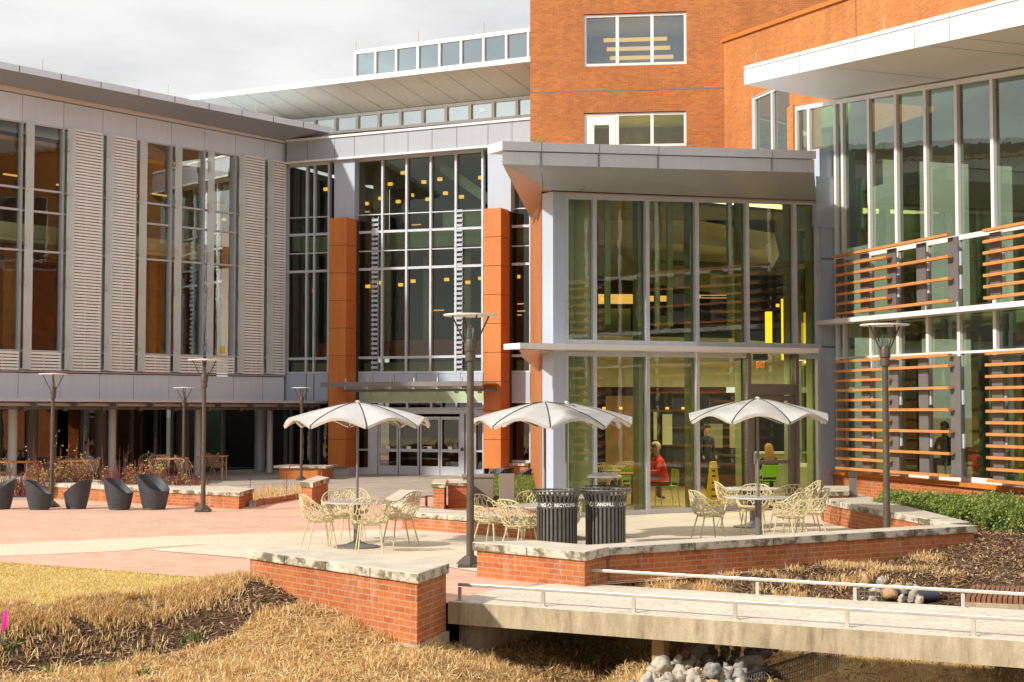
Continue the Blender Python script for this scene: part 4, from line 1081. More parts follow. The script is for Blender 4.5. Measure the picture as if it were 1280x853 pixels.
lawn = ramp(nt, g, [(.3,(.60,.43,.13)),(.7,(.72,.56,.22))]); straw = ramp(nt, g, [(.3,(.34,.20,.08)),(.6,(.58,.39,.16)),(.8,(.68,.50,.24))]); mul = ramp(nt, g, [(.3,(.07,.035,.018)),(.7,(.16,.085,.04))])
c = mixc(nt, sp.outputs[0], straw, lawn); c = mixc(nt, sp.outputs[2], c, mul)
c = mixc(nt, .6, c, ramp(nt, f, [(.3,(.45,)*3),(.7,(1.4,)*3)]), 'MULTIPLY')
pbsdf(nt, out, c, .95, 0, bump(nt, f, .9, .04)); me.materials.append(mt)
o = bpy.data.objects.new('terrain', me); COL.objects.link(o); o['kind'] = 'structure'
sheet('ground', [(-900,-900),(900,-900),(900,900),(-900,900)], -1.6, M['earth'])
sheet('lawn', [(-60,-10),(-11,-10),(-11,20.9+.0),(-11,25.2),(-60,60)], -.004, M['lawn'])
plaza = [(-70,LWN_A.y+(-70-LWN_A.x)*(LWN_A.y-LWN_B.y)/(LWN_A.x-LWN_B.x)), (LWN_B.x,LWN_B.y), (-3.3,19.05), (-1.0,17.45), (-.75,17.22), (.98,18.95), (1.3,19.15), (4.0,21.0), (7.0,23.2), (6.2,30.0), (7.3,33.5), (9.0,60), (9,75), (-70,75)]
sheet('plaza', plaza, 0.0, M['pavers'])
gl = [G(*q) for q in ((-40,697.5),(144,689.5),(205,684),(425,671),(500,668),(480,662),(377,666),(210,670.5),(-40,683))]
sheet('sand_paving', gl, .004, M['band'])
tp = [G(*q) for q in ((184,688),(308,697.5),(420,712),(520,728),(562,730))]
conc = [G(184,688),G(330,700),G(500,700),G(600,716),(1.0,19.1),(4.0,21.0),(7.0,23.2),(6.2,30.0),(7.2,34.6),(.7,30.9),(-.1,29.5),G(600,650),G(600,655),G(500,664),G(420,671),G(300,677.5)]
sheet('terrace', conc, .008, M['terrace'])
far = [G(-60,628),G(300,640),G(330,636),G(400,626),G(470,625),G(560,628),(.7,38),(.6,60),(-70,60)]
far = [(-70,37.5),(-6.2,37.2),(-5.0,38.0),(-2.6,38.6),(-.2,38.3),(.55,38.3),(.5,60),(-70,62)]
sheet('far_paving', far, .004, M['far_paving'])
# ============================================================ WALLS OF THE PLAZA
def line_off(pts, d):
    """inset a convex-ish plan polygon by d"""
    n = len(pts); a = sum(pts[i][0]*pts[(i+1)%n][1]-pts[(i+1)%n][0]*pts[i][1] for i in range(n)); sg = 1 if a > 0 else -1
    out = []
    for i in range(n):
        p0, p1, p2 = Vector(pts[i-1][:2]), Vector(pts[i][:2]), Vector(pts[(i+1)%n][:2])
        e0, e1 = (p1-p0).normalized(), (p2-p1).normalized()
        n0, n1 = Vector((-e0.y,e0.x))*sg, Vector((-e1.y,e1.x))*sg
        b = (n0+n1); b = b/max(.35, b.length_squared)*2
        out.append(p1+b*d)
    return out
def seat_wall(label, pts, ztop, zbot, cap_t=.10, seg=1.2, mat='brick_wall', base=None, group=None, kind='brick_wall', capm='cap', over=.035):
    c = sum((Vector(p[:2]) for p in pts), Vector((0,0)))/len(pts)
    t = thing(kind, label, 'wall', (c.x,c.y,0), group=group)
    ins = line_off(pts, over)
    MB().prism([tuple(p) for p in ins], zbot, ztop-cap_t).build('brickwork', M[mat], t)
    cp = MB().prism([tuple(p[:2]) for p in pts], ztop-cap_t, ztop).build('cap', M[capm], t, bevel=.012)
    # joints between the cap stones on each long side
    m = MB(); n = len(pts)
    for i in range(n):
        a, b = Vector(pts[i][:2]), Vector(pts[(i+1)%n][:2]); L = (b-a).length
        if L < seg*.9: continue
        k = int(L/seg)
        fr = Frame.__new__(Frame); fr.o = a; fr.ux = (b-a)/L; fr.n = Vector((fr.ux.y,-fr.ux.x))
        if (c-a).dot(fr.n) > 0: fr.n = -fr.n
        for q in range(1, k+1):
            u = L*q/(k+1); m.fbox(fr, u-.006, u+.006, ztop-cap_t+.005, ztop-.01, -.01, .004)
    if m.v: m.build('cap_joint', M['joint'], cp)
    if base:
        MB().prism([tuple(p) for p in line_off(pts, .0)], base[0], base[1]).build('foundation', M['concrete'], t)
    return t
g = lambda x, y, z=.45: tuple(G(x,y,z)[:2])
# foreground wall left of the bridge
w1 = [g(308,687), g(523,717), g(562,704), g(345,683.5)]
seat_wall('brick retaining wall with stained stone cap in front of the left umbrella table, by the footbridge', w1, .45, -.31, .115, 1.15, base=(-1.0,-.31))
# wall right of the bridge head: short stub and long run
A, B, Cc, D = g(590,677.5), g(732,690), g(762,683.5), g(669,675.5)
seat_wall('short lit brick wall stub with pale stone cap ending beside the footbridge rail', [A,B,Cc,D], .45, -.3, .115, 1.1)
E, F_ = g(1222,656.5), g(1214,651)
D2 = g(672,676.2)
Dv = Vector(Cc)+(Vector(E)-Vector(Cc)).normalized()*.02
bk = (Vector(E)-Vector(Cc)).normalized(); nb = Vector((-bk.y,bk.x))
C_ = Vector(Cc)+bk*.02
seat_wall('long low brick wall with dark stained cap along the terrace above the mulch bed', [tuple(C_), E, tuple(Vector(E)+nb*.42-bk*.1), tuple(C_+nb*.42-bk*.35)], .445, -.6, .11, 1.5)
H1, H2 = g(1025,622.5), g(1062,619.5)
seat_wall('brick wall with pale cap running back from the terrace corner beside the hedge', [tuple(Vector(E)+nb*.43-bk*.12), g(1027,624), g(1075,618.5), tuple(Vector(E)+nb*.43+bk*.32)], .46, -.1, .11, 1.5)
seat_wall('low brick pier with stone cap next to the pavilion corner column', [g(1025,626,.42), g(1062,625,.42), g(1066,618,.42), g(1030,618,.42)], .60, 0, .1, 2)
# planter wall on the left
pl = [g(-90,596.5,.38), g(300,615.5,.38), g(318,610.5,.38), g(285,607.5,.38), g(-90,590.5,.38)]
seat_wall('long brick planter wall with pale cap behind the row of charcoal tub chairs', pl, .38, 0, .1, 1.4)
pu = Vector(pl[1]); MB().box((pu.x+.12,pu.y+.12,.2),(.02,.02,.02)).v
# pier beside the rear lamp
seat_wall('small brick pier with sloping pale cap beside the thin rear lamp post', [g(375,602,.6), g(391,603.5,.6), g(412,597,.6), g(397,594.5,.6)], .6, 0, .12, 2)
# curved brick edging
ce = thing('brick_edging', 'low curved brick edging with soldier joints around the bare planting bed', 'edging', tuple(G(340,632)))
pts = [G(x,y) for x,y in ((319,634),(330,631.5),(342,629.5),(356,627),(370,624.5),(384,622),(396,620))]
for i, (a, b) in enumerate(zip(pts[:-1], pts[1:])):
    fr = Frame(a, b); L = fr.L
    MB().fbox(fr, .04, L-.04, 0, .13, -.12, .0).build('edging_brick', M['brick_wall'], ce)
    MB().fbox(fr, -.03, .035, 0, .15, -.13, .012).build('edging_post', M['cap'], ce)
# mid walls
seat_wall('low brick garden wall with cream stone cap between the left table and the grey cabinets', [g(500,648.5-9,.32), g(690,662-9,.32), g(690,656-9,.32), g(520,634,.32)], .32, 0, .09, 1.3)
seat_wall('squat brick pier with cream cap left of the grey utility box', [g(539,604,.6), g(557,604.5,.6), g(560,599.5,.6), g(543,599,.6)], .6, 0, .1, 3)
seat_wall('dark brick wall piece with cream cap tucked behind the squat pier', [g(558,603,.58), g(585,603,.58), g(585,598,.58), g(560,598,.58)], .57, 0, .08, 3)
# concrete bench slab
bs = thing('concrete_bench', 'long pale concrete bench slab reaching from the garden wall toward the doors', 'bench', tuple(G(500,640)))
MB().prism([g(478,625,.40), g(503,630,.40), g(520,613,.40), g(500,612,.40)], .30, .40).build('seat', M['deck'], bs, bevel=.01)
for q in ((492,625),(510,616)):
    p = g(*q,.35); MB().box((p[0],p[1],.15),(.3,.35,.295)).build('leg', M['deck'], bs)
rk = thing('bicycle_rack', 'small dark metal rack loop on the ground beside the concrete bench', 'rack', tuple(G(528,632)))
for i in range(2):
    p = G(521+i*11, 634-i*1.5); MB().tube([p,p+Vector((0,0,.22)),p+Vector((.22,.15,.22)),p+Vector((.22,.15,0))], .018, 6).build('loop', M['bronze'], rk)
st = thing('stone_block', 'flat pale stone slab lying beside the small metal rack', 'stone', tuple(G(527,639)))
# orange bench planter under the left glass
ob = thing('planter_bench', 'long low orange clad bench with pale stone seat near the left orange pier', 'bench', tuple(G(376,597)))
p0, p1 = G(343,599.5), G(408,600)
fr = Frame(p0, p1)
MB().fbox(fr, .15, fr.L-.15, 0, .36, -1.2, -.0).build('base', M['orange'], ob)
MB().fbox(fr, 0, fr.L*.30, .365, .44, -1.3, .1).build('seat', M['deck'], ob)
MB().fbox(fr, fr.L*.30+.02, fr.L, .365, .43, -1.3, .08).build('seat', M['cap'], ob)
# stone slab placed
MB().prism([tuple(G(*q)[:2]) for q in ((520,643),(536,644),(540,640),(524,639.5))], .002, .1).build('slab', M['deck'], st, bevel=.01)

# ============================================================ BRIDGE
br = thing('footbridge', 'concrete footbridge deck crossing the dry ravine at the lower right', 'bridge', (BR_A.x+2, BR_A.y, -.2))
BF = Frame.__new__(Frame); BF.o = BR_A; BF.ux = BR_D; BF.n = -BR_N
MB().fbox(BF, 0, 13, -.225, .015, -BR_W, 0).build('deck_slab', M['concrete'], br)
MB().prism([tuple(BF.P(0,0,-.03)[:2]), tuple(BF.P(13,0,-.03)[:2]), tuple(BF.P(13,0,-BR_W+.03)[:2]), tuple(BF.P(0.3,0,-BR_W+.03)[:2]), tuple(BF.P(-.1,0,-1.2)[:2])], .016, .022).build('walkway', M['deck'], br)
MB().fbox(BF, .0, .3, -1.3, -.23, -BR_W, -.25).build('abutment', M['concrete'], br)
MB().fbox(BF, 12, 13, -1.3, -.23, -BR_W, -.1).build('abutment', M['concrete'], br)
pp = BF.u(808, 800)
MB().fbox(BF, pp-.07, pp+.07, -1.3, -.228, -.45, -.3).build('support_post', M['timber'], br)
MB().fbox(BF, pp+.15, 12, -1.4, -.5, -.65, -.6).build('cross_beam', M['dark'], br) if False else None
def rail(label, n, u0, u1, posts, h=.20):
    t = thing('guard_rail', label, 'railing', tuple(BF.P((u0+u1)/2, .02, n)))
    MB().fbox(BF, u0, u1, .02+h-.036, .02+h, n-.02, n+.02).build('rail', M['steel'], t, bevel=.006)
    for p in posts:
        o = MB().fbox(BF, p-.02, p+.02, .02, .02+h-.047, n-.012, n+.012).build('post', M['steel'], t)
        MB().fbox(BF, p-.05, p+.05, .0225, .03, n-.035, n+.035).build('foot_plate', M['steel'], o)
fu = [BF.uz(x, y, -.14)[0] for x, y in ((575,748),(679,757),(792,765),(919,775),(1059,784),(1217,795))]
rail('near low steel guard rail along the front edge of the footbridge', -.14, fu[0]-.02, 12.5, fu+[fu[-1]+1.15*k for k in (1,2,3,4,5)])
bu = [BF.uz(x, y, -BR_W+.1)[0] for x, y in ((735,730),(947,741),(1069,750),(1204,757))]
rail('far low steel guard rail along the back edge of the footbridge', -BR_W+.1, bu[0]-.02, 12.5, bu+[bu[-1]+1.2*k for k in (1,2,3,4)])
# culvert box at the far right, pipe
cvx = thing('wooden_cover', 'low timber slatted cover box on a concrete kerb right of the rock pile', 'cover', tuple(G(1250,745)))
q = [g(1206,748,.07), g(1300,752,.07), g(1300,733,.07), g(1216,731,.07)]
MB().prism(q, -.5, .02).build('kerb', M['concrete'], cvx)
m = MB(); qa, qb, qc, qd = [Vector(p) for p in q]
for k in range(14):
    f0, f1 = (k+.1)/14, (k+.85)/14
    a_, b_ = qa.lerp(qb,f0), qa.lerp(qb,f1); c_, d_ = qd.lerp(qc,f1), qd.lerp(qc,f0)
    m.prism([tuple(a_.lerp(d_,.04)),tuple(b_.lerp(c_,.04)),tuple(c_.lerp(b_,.04)),tuple(d_.lerp(a_,.04))], .021, .075)
m.build('slat_top', M['timber_red'], cvx)
dp = thing('drain_pipe', 'short dark blue drain pipe lying beside the rocks behind the bridge', 'pipe', tuple(G(1167,748,-.1)))
a = hit(1152,749,.07); a.z += .04; MB().tube([a+Vector((0,0,.02)),a+Vector((.20,.02,.02))], .085, 16).build('pipe', M['pot'], dp, smooth=True)

# ============================================================ LAMPS
def make_lamp():
    r = thing('street_lamp', 'x', 'street lamp')
    MB().prism([(-.17,-.17),(.17,-.17),(.17,.17),(-.17,.17)], .008, .05).build('base', M['bronze'], r, bevel=.01)
    MB().lathe([(.20,.05),(.10,.14),(.075,.16)], (0,0,0), 4).build('base_cover', M['bronze'], r)
    MB().lathe([(.054,.12),(.047,3.0)], (0,0,0), 16).build('pole', M['bronze'], r, smooth=True)
    MB().lathe([(.072,2.86),(.075,2.9),(.068,2.99),(.085,3.0),(.085,3.10),(.072,3.16),(.05,3.17)], (0,0,0), 16).build('collar', M['bronze'], r, smooth=True)
    for k in range(4):
        q = R(20+90*k); c, s_ = math.cos(q), math.sin(q)
        MB().tube([(c*.06,s_*.06,3.08),(c*.14,s_*.14,3.22),(c*.27,s_*.27,3.49)], [.014,.012,.012], 6).build('arm', M['bronze'], r)
    MB().lathe([(.02,3.495),(.375,3.49),(.378,3.51),(.05,3.53)], (0,0,0), 28).build('reflector_disc', M['white'], r, smooth=True)
    MB().lathe([(.055,3.16),(.05,3.3),(.03,3.36)], (0,0,0), 12).build('lamp_head', M['glass_fin'], r)
    return r
lp = make_lamp()
GL = 'bronze plaza lamp posts with flat disc tops'
lamps = [((588,gy(21.2)),21.2,1.0,'nearest bronze lamp post standing by the brick wall stub in front of the entrance'),
 ((255,637),32.9,.935,'bronze lamp post at the end of the planter wall right of the tub chairs'),
 ((66,633),34.6,.86,'leftmost bronze lamp post between charcoal tub chairs'),
 ((230,607),43.5,.81,'slim distant lamp post behind the planter twigs under the left wing'),
 ((377,600),48,.83,'thin rear lamp post behind the small brick pier near the orange bench'),
 ((1107,0),23.6,1.0,'bronze lamp post beside the hedge in front of the right wing sunscreens')]
for i, (q, d, sc, lab) in enumerate(lamps):
    o = lp if i == 0 else copy_tree(lp)
    p = XY(q[0], d); o.location = (p.x, p.y, 0); o.scale = (sc,sc,sc); tag(o, lab, None, GL)

# ============================================================ UMBRELLAS
def make_umbrella(lean=0):
    r = thing('patio_umbrella', 'x', 'umbrella')
    NR_, NT, PN = 9, 96, 8
    def pt(rr, th, dz=0):
        k = (th*PN/(2*math.pi)) % 1.0; arch = math.sin(math.pi*k)
        rad = 1.17*rr*(1-.05*arch*rr)
        z = 2.30-.34*rr**1.55+.105*arch**1.3*rr**2.2 - .03*(rr**8)*(1-arch)
        return Vector((rad*math.cos(th), rad*math.sin(th), z+dz))
    for pnl in range(PN):
        m = MB(); n = 10; base = 0
        T0, T1 = 2*math.pi*pnl/PN+.012, 2*math.pi*(pnl+1)/PN-.012
        grid = [[pt(.02+.98*i/NR_, T0+(T1-T0)*j/n) for j in range(n+1)] for i in range(NR_+1)]
        for i in range(NR_):
            for j in range(n): m.poly([grid[i][j],grid[i+1][j],grid[i+1][j+1],grid[i][j+1]])
        # rolled edge
        e = [grid[NR_][j] for j in range(n+1)]; e2 = [Vector((p.x*.985,p.y*.985,p.z-.045)) for p in e]; e3 = [Vector((p.x*.955,p.y*.955,p.z-.035)) for p in e]
        for j in range(n): m.poly([e[j],e2[j],e2[j+1],e[j+1]]); m.poly([e2[j],e3[j],e3[j+1],e2[j+1]])
        m.build('canopy_panel', M['umbrella'], r, smooth=True, weld=True)
        th = 2*math.pi*pnl/PN
        m = MB(); m.tube([pt(.03+.96*i/8, th, .004) for i in range(9)], .009, 5); m.build('rib', M['rib_dark'], r)
        m = MB(); m.tube([pt(.08+.88*i/5, th, -.035) for i in range(6)], .014, 5); m.build('strut', M['umbrella'], r)
    MB().lathe([(.022,0.06),(.022,2.3)], (0,0,0), 12).build('pole', M['fin'], r, smooth=True)
    MB().lathe([(.05,2.285),(.05,2.305),(.02,2.335)], (0,0,0), 12).build('hub', M['umbrella'], r)
    return r
um = make_umbrella()
GU = 'scalloped cream metal patio umbrellas'
spots_u = [((447,),24.2,.22,1.0,'cream scalloped metal umbrella over the left cafe table in front of the entrance doors'),
 ((681,),23.2,.05,1.0,'front cream umbrella of the overlapping pair above the recycling bins'),
 ((708,),25.8,.35,1.0,'rear cream umbrella of the overlapping pair, hidden behind the front one'),
 ((947,),25.5,.28,1.03,'silvery cream umbrella over the right tables by the pavilion door')]
for i, (q, d, rz, sc, lab) in enumerate(spots_u):
    o = um if i == 0 else copy_tree(um); p = XY(q[0], d); o.location = (p.x,p.y,0); o.rotation_euler.z = rz; o.scale = (sc,)*3; tag(o, lab, None, GU)
# tables
def make_table():
    r = thing('cafe_table', 'x', 'table')
    MB().lathe([(.02,.70),(.50,.705),(.545,.712),(.55,.725),(.54,.735),(.03,.736)], (0,0,0), 40, True, True).build('tabletop', M['tabletop'], r, smooth=True)
    MB().lathe([(.055,.05),(.055,.70)], (0,0,0), 16).build('pedestal', M['fin'], r, smooth=True)
    MB().lathe([(.36,.01),(.36,.03),(.20,.055),(.075,.10),(.06,.12)], (0,0,0), 28).build('base', M['fin'], r, smooth=True)
    return r
tb_ = make_table()
GT = 'round pale cafe tables on the terrace'
tabs = [(447,24.2,'round pale cafe table with four lace chairs under the left umbrella'),(681,23.2,'round cafe table half hidden behind the recycling bin'),
 (947,25.5,'round cafe table under the right umbrella, the nearer of two'),(940,28.4,'round cafe table close to the pavilion glass, behind the right umbrella pole'),(708,25.8,'round cafe table hidden behind the landfill bin')]
for i, (x, d, lab) in enumerate(tabs):
    o = tb_ if i == 0 else copy_tree(tb_); p = XY(x, d); o.location = (p.x,p.y,0); tag(o, lab, None, GT)
# ============================================================ LACE CHAIRS
def make_lace_chair():
    r = thing('lace_chair', 'x', 'chair')
    rnd = random.Random(3)
    def surf(t, s):   # t in 0..1 around (0 = front), s 0 centre .. 1 rim ; chair faces -Y
        th = 2*math.pi*t
        c = (1-math.cos(th))/2       # 0 front, 1 back
        rad = .245+.035*abs(math.sin(th))
        if s < .45:
            q = s/.45; rr = rad*.86*q; z = .435+.018*q*q
        else:
            q = (s-.45)/.55
            Hh = .035+.20*smooth(.08,.45,c)+.16*smooth(.62,1,c)
            rr = rad*(.86+.14*min(1,q*2.2)) + .06*q*smooth(.3,1,c); z = .453+Hh*q**1.15
        return Vector((math.sin(th)*rr*1.05, -math.cos(th)*rr, z))
    pts = []; W = 2.0
    ns, nt_ = 8, 27
    co_ = []
    for i in range(ns+1):
        s = i/ns
        k = max(5, int(nt_*(.25+.75*s)))
        for j in range(k):
            t = (j+.5*(i % 2)+rnd.uniform(-.33,.33))/k
            ss = min(1, max(0.04, s+rnd.uniform(-.05,.05) if 0 < i < ns else s))
            co_.append((ss, t % 1))
    # Delaunay in the flattened disc, then its dual gives irregular cells
    flat = [Vector((s*math.cos(2*math.pi*t), s*math.sin(2*math.pi*t))) for s, t in co_]
    rs = delaunay_2d_cdt(flat, [], [], 0, 1e-6)
    vsd, fcs = rs[0], rs[2]
    cen = [sum((vsd[i] for i in f), Vector((0,0)))/len(f) for f in fcs]
    edge = {}
    segs = []
    for fi, f in enumerate(fcs):
        for a, b in zip(f, f[1:]+f[:1]):
            k = (min(a,b), max(a,b)); edge.setdefault(k, []).append(fi)
    for k, l in edge.items():
        if len(l) == 2: segs.append((cen[l[0]], cen[l[1]]))
        elif (vsd[k[0]].length > .9): segs.append((cen[l[0]], (vsd[k[0]]+vsd[k[1]])/2))
    def to3(p): return surf((math.atan2(p.y,p.x)/(2*math.pi)) % 1, min(1, p.length))
    m = MB()
    for a, b in segs:
        if (a-b).length < 1e-3: continue
        m.tube([to3(a), to3((a+b)/2), to3(b)], .0082, 4, False)
    sh = m.build('lace_shell', M['cream_metal'], r, smooth=True)
    m = MB(); m.tube([surf(i/40, 1) for i in range(41)], .0105, 6, False); m.build('rim', M['cream_metal'], r, smooth=True)
    for sx in (-1,1):
        m = MB(); m.tube([(sx*.15,-.15,.44),(sx*.21,-.22,.0)], [.014,.010], 7); m.build('leg', M['cream_metal'], r, smooth=True)
        m = MB(); m.tube([(sx*.14,.13,.44),(sx*.19,.25,.0)], [.014,.010], 7); m.build('leg', M['cream_metal'], r, smooth=True)
    m = MB(); m.tube([(-.16,-.16,.42),(.16,-.16,.42),(.15,.14,.42),(-.15,.14,.42),(-.16,-.16,.42)], .009, 5, False); m.build('seat_frame', M['cream_metal'], r)
    return r
lc = make_lace_chair()
GC = 'cream openwork lace chairs around the terrace tables'
def face(p, c): d = Vector(c)-Vector(p); return math.atan2(d.y, d.x)+math.pi/2
Lt, Mt, R1, R2, M2_ = [XY(t[0], t[1]) for t in tabs]
chairs = [(400,24.0,Lt,'cream lace chair at the left end of the left umbrella table'),(463,23.35,Lt,'cream lace chair with its back to the camera at the left umbrella table'),
 (501,24.5,Lt,'cream lace chair at the right end of the left umbrella table'),(427,24.85,Lt,'cream lace chair behind and left of the pole of the left umbrella'),(441,25.6,Lt,'cream lace chair mostly hidden beyond the left umbrella table'),
 (614,23.7,Mt,'leftmost cream lace chair beside the recycling bin, near the big lamp post'),(650,22.7,Mt,'cream lace chair directly left of the recycling bin'),(668,24.6,Mt,'cream lace chair behind the table at the recycling bin'),(700,22.9,Mt,'cream lace chair glimpsed in the gap between the two slatted bins'),
 (885,25.2,R1,'cream lace chair standing alone on the left of the right umbrella table'),(914,28.3,R2,'cream lace chair left of the rear table by the yellow floor sign'),(941,27.0,R1,'cream lace chair behind the pole of the right umbrella'),
 (981,27.4,R2,'cream lace chair between the two right tables'),(987,24.8,R1,'cream lace chair with rounded back nearest the terrace wall at the right table'),(1004,28.6,R2,'cream lace chair farthest right against the pavilion corner'),
 (1012,25.7,R1,'cream lace chair at the far right beside the brick pier')]
for i, (x, d, c, lab) in enumerate(chairs):
    o = lc if i == 0 else copy_tree(lc); p = XY(x, d); o.location = (p.x,p.y,.01); o.rotation_euler.z = face(p, c)+random.uniform(-.25,.25); tag(o, lab, None, GC)
lc.rotation_euler.z = face(XY(400,24.0), Lt)+.1
# ============================================================ TUB CHAIRS
def make_tub():
    r = thing('tub_chair', 'x', 'chair')
    N, K = 36, 8
    def H(th): c = (1-math.cos(th))/2; return .34+.30*smooth(0,1,c)
    outer, inner = [], []
    m = MB()
    def rad(z, th): return .20+.125*(z/.6)**.8+.01*math.cos(2*th)
    for j in range(N):
        a, b = 2*math.pi*j/N, 2*math.pi*(j+1)/N
        for i in range(K):
            q = []
            for th, ii in ((a,i),(b,i),(b,i+1),(a,i+1)):
                z = H(th)*ii/K; rr = rad(z,th); q.append(Vector((math.sin(th)*rr, -math.cos(th)*rr, z+.01)))
            m.poly(q)
            q = []
            for th, ii in ((a,i),(b,i),(b,i+1),(a,i+1)):
                z = .27+(H(th)-.27)*ii/K; rr = rad(z,th)-.03-.03*(1-ii/K); q.append(Vector((math.sin(th)*rr, -math.cos(th)*rr, z+.01)))
            m.poly(q[::-1])
        q = []
        for th, o_ in ((a,0),(b,0),(b,1),(a,1)):
            z = H(th); rr = rad(z,th)-(.03 if o_ else 0); q.append(Vector((math.sin(th)*rr,-math.cos(th)*rr,z+.01)))
        m.poly(q)
    m.build('shell', M['wicker'], r, smooth=True, weld=True)
    MB().lathe([(.205,.01),(.2,.03)], (0,0,0), 28).build('foot_ring', M['rib_dark'], r)
    MB().lathe([(.05,.27),(.235,.27),(.25,.30),(.22,.325),(.02,.33)], (0,0,0), 28).build('seat', M['wicker'], r, smooth=True)
    m = MB(); th = 1.0
    m.tube([Vector((math.sin(th)*(rad(z,th)+.002), -math.cos(th)*(rad(z,th)+.002), z+.01)) for z in [H(th)*k/6 for k in range(7)]], .008, 4); m.build('seam', M['rib_dark'], r)
    return r
tc_ = make_tub()
GTB = 'charcoal woven tub chairs'
tubs = [(2,33.8,R(-60),1.02,'charcoal tub chair cut off by the left edge, first of the row'),(51,33.6,R(95),1.0,'charcoal tub chair beside the leftmost lamp post, its high back to the left'),
 (97,33.9,R(-100),1.0,'charcoal tub chair leaning the other way, its high back to the right'),(150.5,33.6,R(80),1.06,'charcoal tub chair fourth in the row, its high back to the left'),(194,33.7,R(60),1.18,'largest looking charcoal tub chair with a dark seam, right end of the row')]
for i, (x, d, rz, sc, lab) in enumerate(tubs):
    o = tc_ if i == 0 else copy_tree(tc_); p = XY(x, d); o.location = (p.x,p.y,0); o.rotation_euler.z = rz; o.scale = (sc,)*3; tag(o, lab, None, GTB)
tub2 = [(619,43.5,R(-60),'charcoal tub chair just right of the grey utility box top'),(629,44,R(-100),'charcoal tub chair below the right orange pier'),(651,43,R(-80),'charcoal tub chair on the small lawn left of the brick flank'),(668,42,R(-70),'charcoal tub chair half hidden by the pavilion column')]
for x, d, rz, lab in tub2:
    o = copy_tree(tc_); p = XY(x, d); o.location = (p.x,p.y,.0); o.rotation_euler.z = rz; o.scale = (.95,.95,.85); tag(o, lab, None, GTB)
# raised small lawn they stand on
lw2 = [XY(611,34.5), XY(690,33.2), XY(676,42), XY(608,42.5)]
m = MB(); zs = [.03,.03,.10,.10]
m.poly([(lw2[i].x,lw2[i].y,zs[i]) for i in range(4)]); o = m.build('grass_bank', M['green_grass']); o['kind'] = 'structure'

# ============================================================ GREY CABINETS
cb1 = thing('utility_box', 'wide taupe utility box with overhanging lid behind the big lamp post', 'utility box', tuple(XY(598,35.5)))
c = XY(598,35.5); p0, p1 = DP(579,633,35.5), DP(617,595,35.5)
MB().box((c.x,c.y,p1.z/2-.02),(.70,.55,p1.z-.05)).build('case', M['box_grey'], cb1)
MB().box((c.x,c.y,p1.z),(.76,.6,.07)).build('lid', M['box_grey'], cb1, bevel=.01)
cb2 = thing('panel_box', 'narrow taupe panel standing on the green grass right of the utility box', 'utility box', tuple(XY(633.5,34.6)))
c = XY(633.5,34.6); MB().box((c.x,c.y,.38),(.35,.12,.74)).build('case', M['box_grey'], cb2, bevel=.008)
bo = thing('bollard', 'square grey bollard with dark cap in front of the right brick base', 'bollard', tuple(XY(1065,30.5)))
c = XY(1065,30.5); z1 = DP(1065,590,30.5).z
MB().box((c.x,c.y,z1/2-.06),(.13,.13,z1-.12)).build('post', M['fin'], bo)
MB().box((c.x,c.y,z1-.05),(.15,.15,.1)).build('cap', M['bronze'], bo)

# ============================================================ BINS
def make_bin():
    r = thing('slatted_bin', 'x', 'bin')
    n = 30
    for k in range(n):
        q = 2*math.pi*k/n; c, s_ = math.cos(q), math.sin(q)
        pr = [(.30,.05),(.30,.80),(.31,.88),(.345,.96),(.385,1.02)]
        m = MB(); tx, ty = -s_*.016, c*.016
        for (r0,z0),(r1,z1) in zip(pr[:-1],pr[1:]):
            for dr in (0,):
                a0, a1 = Vector((c*r0,s_*r0,z0)), Vector((c*r1,s_*r1,z1)); t = Vector((tx,ty,0)); i_ = Vector((-c*.008,-s_*.008,0))
                m.poly([a0-t,a0+t,a1+t,a1-t]); m.poly([a0+i_+t,a0+i_-t,a1+i_-t,a1+i_+t]); m.poly([a0+t,a0+i_+t,a1+i_+t,a1+t]); m.poly([a0+i_-t,a0-t,a1-t,a1+i_-t])
        m.build('slat', M['bin'], r)
    for z, rr in ((.05,.302),(1.02,.39)):
        m = MB(); m.tube([(math.cos(2*math.pi*i/36)*rr, math.sin(2*math.pi*i/36)*rr, z) for i in range(37)], .013, 6, False); m.build('ring', M['bin'], r, smooth=True)
    MB().lathe([(.306,.775),(.306,.865)], (0,0,0), 40, False, False).build('band', M['bin'], r, smooth=True)
    MB().lathe([(.27,.04),(.275,.86),(.31,.95)], (0,0,0), 28, True, False).build('liner', M['rib_dark'], r, smooth=True)
    return r
def bin_text(r, txt, reps, off):
    for k in range(reps):
        a0 = off+2*math.pi*k/reps
        def fn(x, y):
            a = a0+x/.309; return Vector((math.sin(a)*.309, -math.cos(a)*.309, .82+y))
        text_mesh(txt, .066, 'lettering', M['letters'], r, fn, .0014)
        # three-arrow recycling ring in front of each word
        wx = -len(txt)*.0235-.036
        m = MB()
        for j in range(3):
            q0 = 2*math.pi*j/3+.25; pts = []
            for i in range(6):
                q = q0+1.45*i/5; pts.append((math.cos(q), math.sin(q)))
            for i in range(5):
                w0 = .007
                A_ = [fn(wx+pts[i][0]*(.026-w0/2), pts[i][1]*(.026-w0/2)), fn(wx+pts[i+1][0]*(.026-w0/2), pts[i+1][1]*(.026-w0/2)), fn(wx+pts[i+1][0]*(.026+w0/2), pts[i+1][1]*(.026+w0/2)), fn(wx+pts[i][0]*(.026+w0/2), pts[i][1]*(.026+w0/2))]
                m.poly(A_)
        o = m.build('recycling_mark', M['letters'], None); o.parent = r
bn = make_bin(); bn2 = copy_tree(bn); bn3 = copy_tree(bn)
GBn = 'slatted steel litter bins with lettered bands'
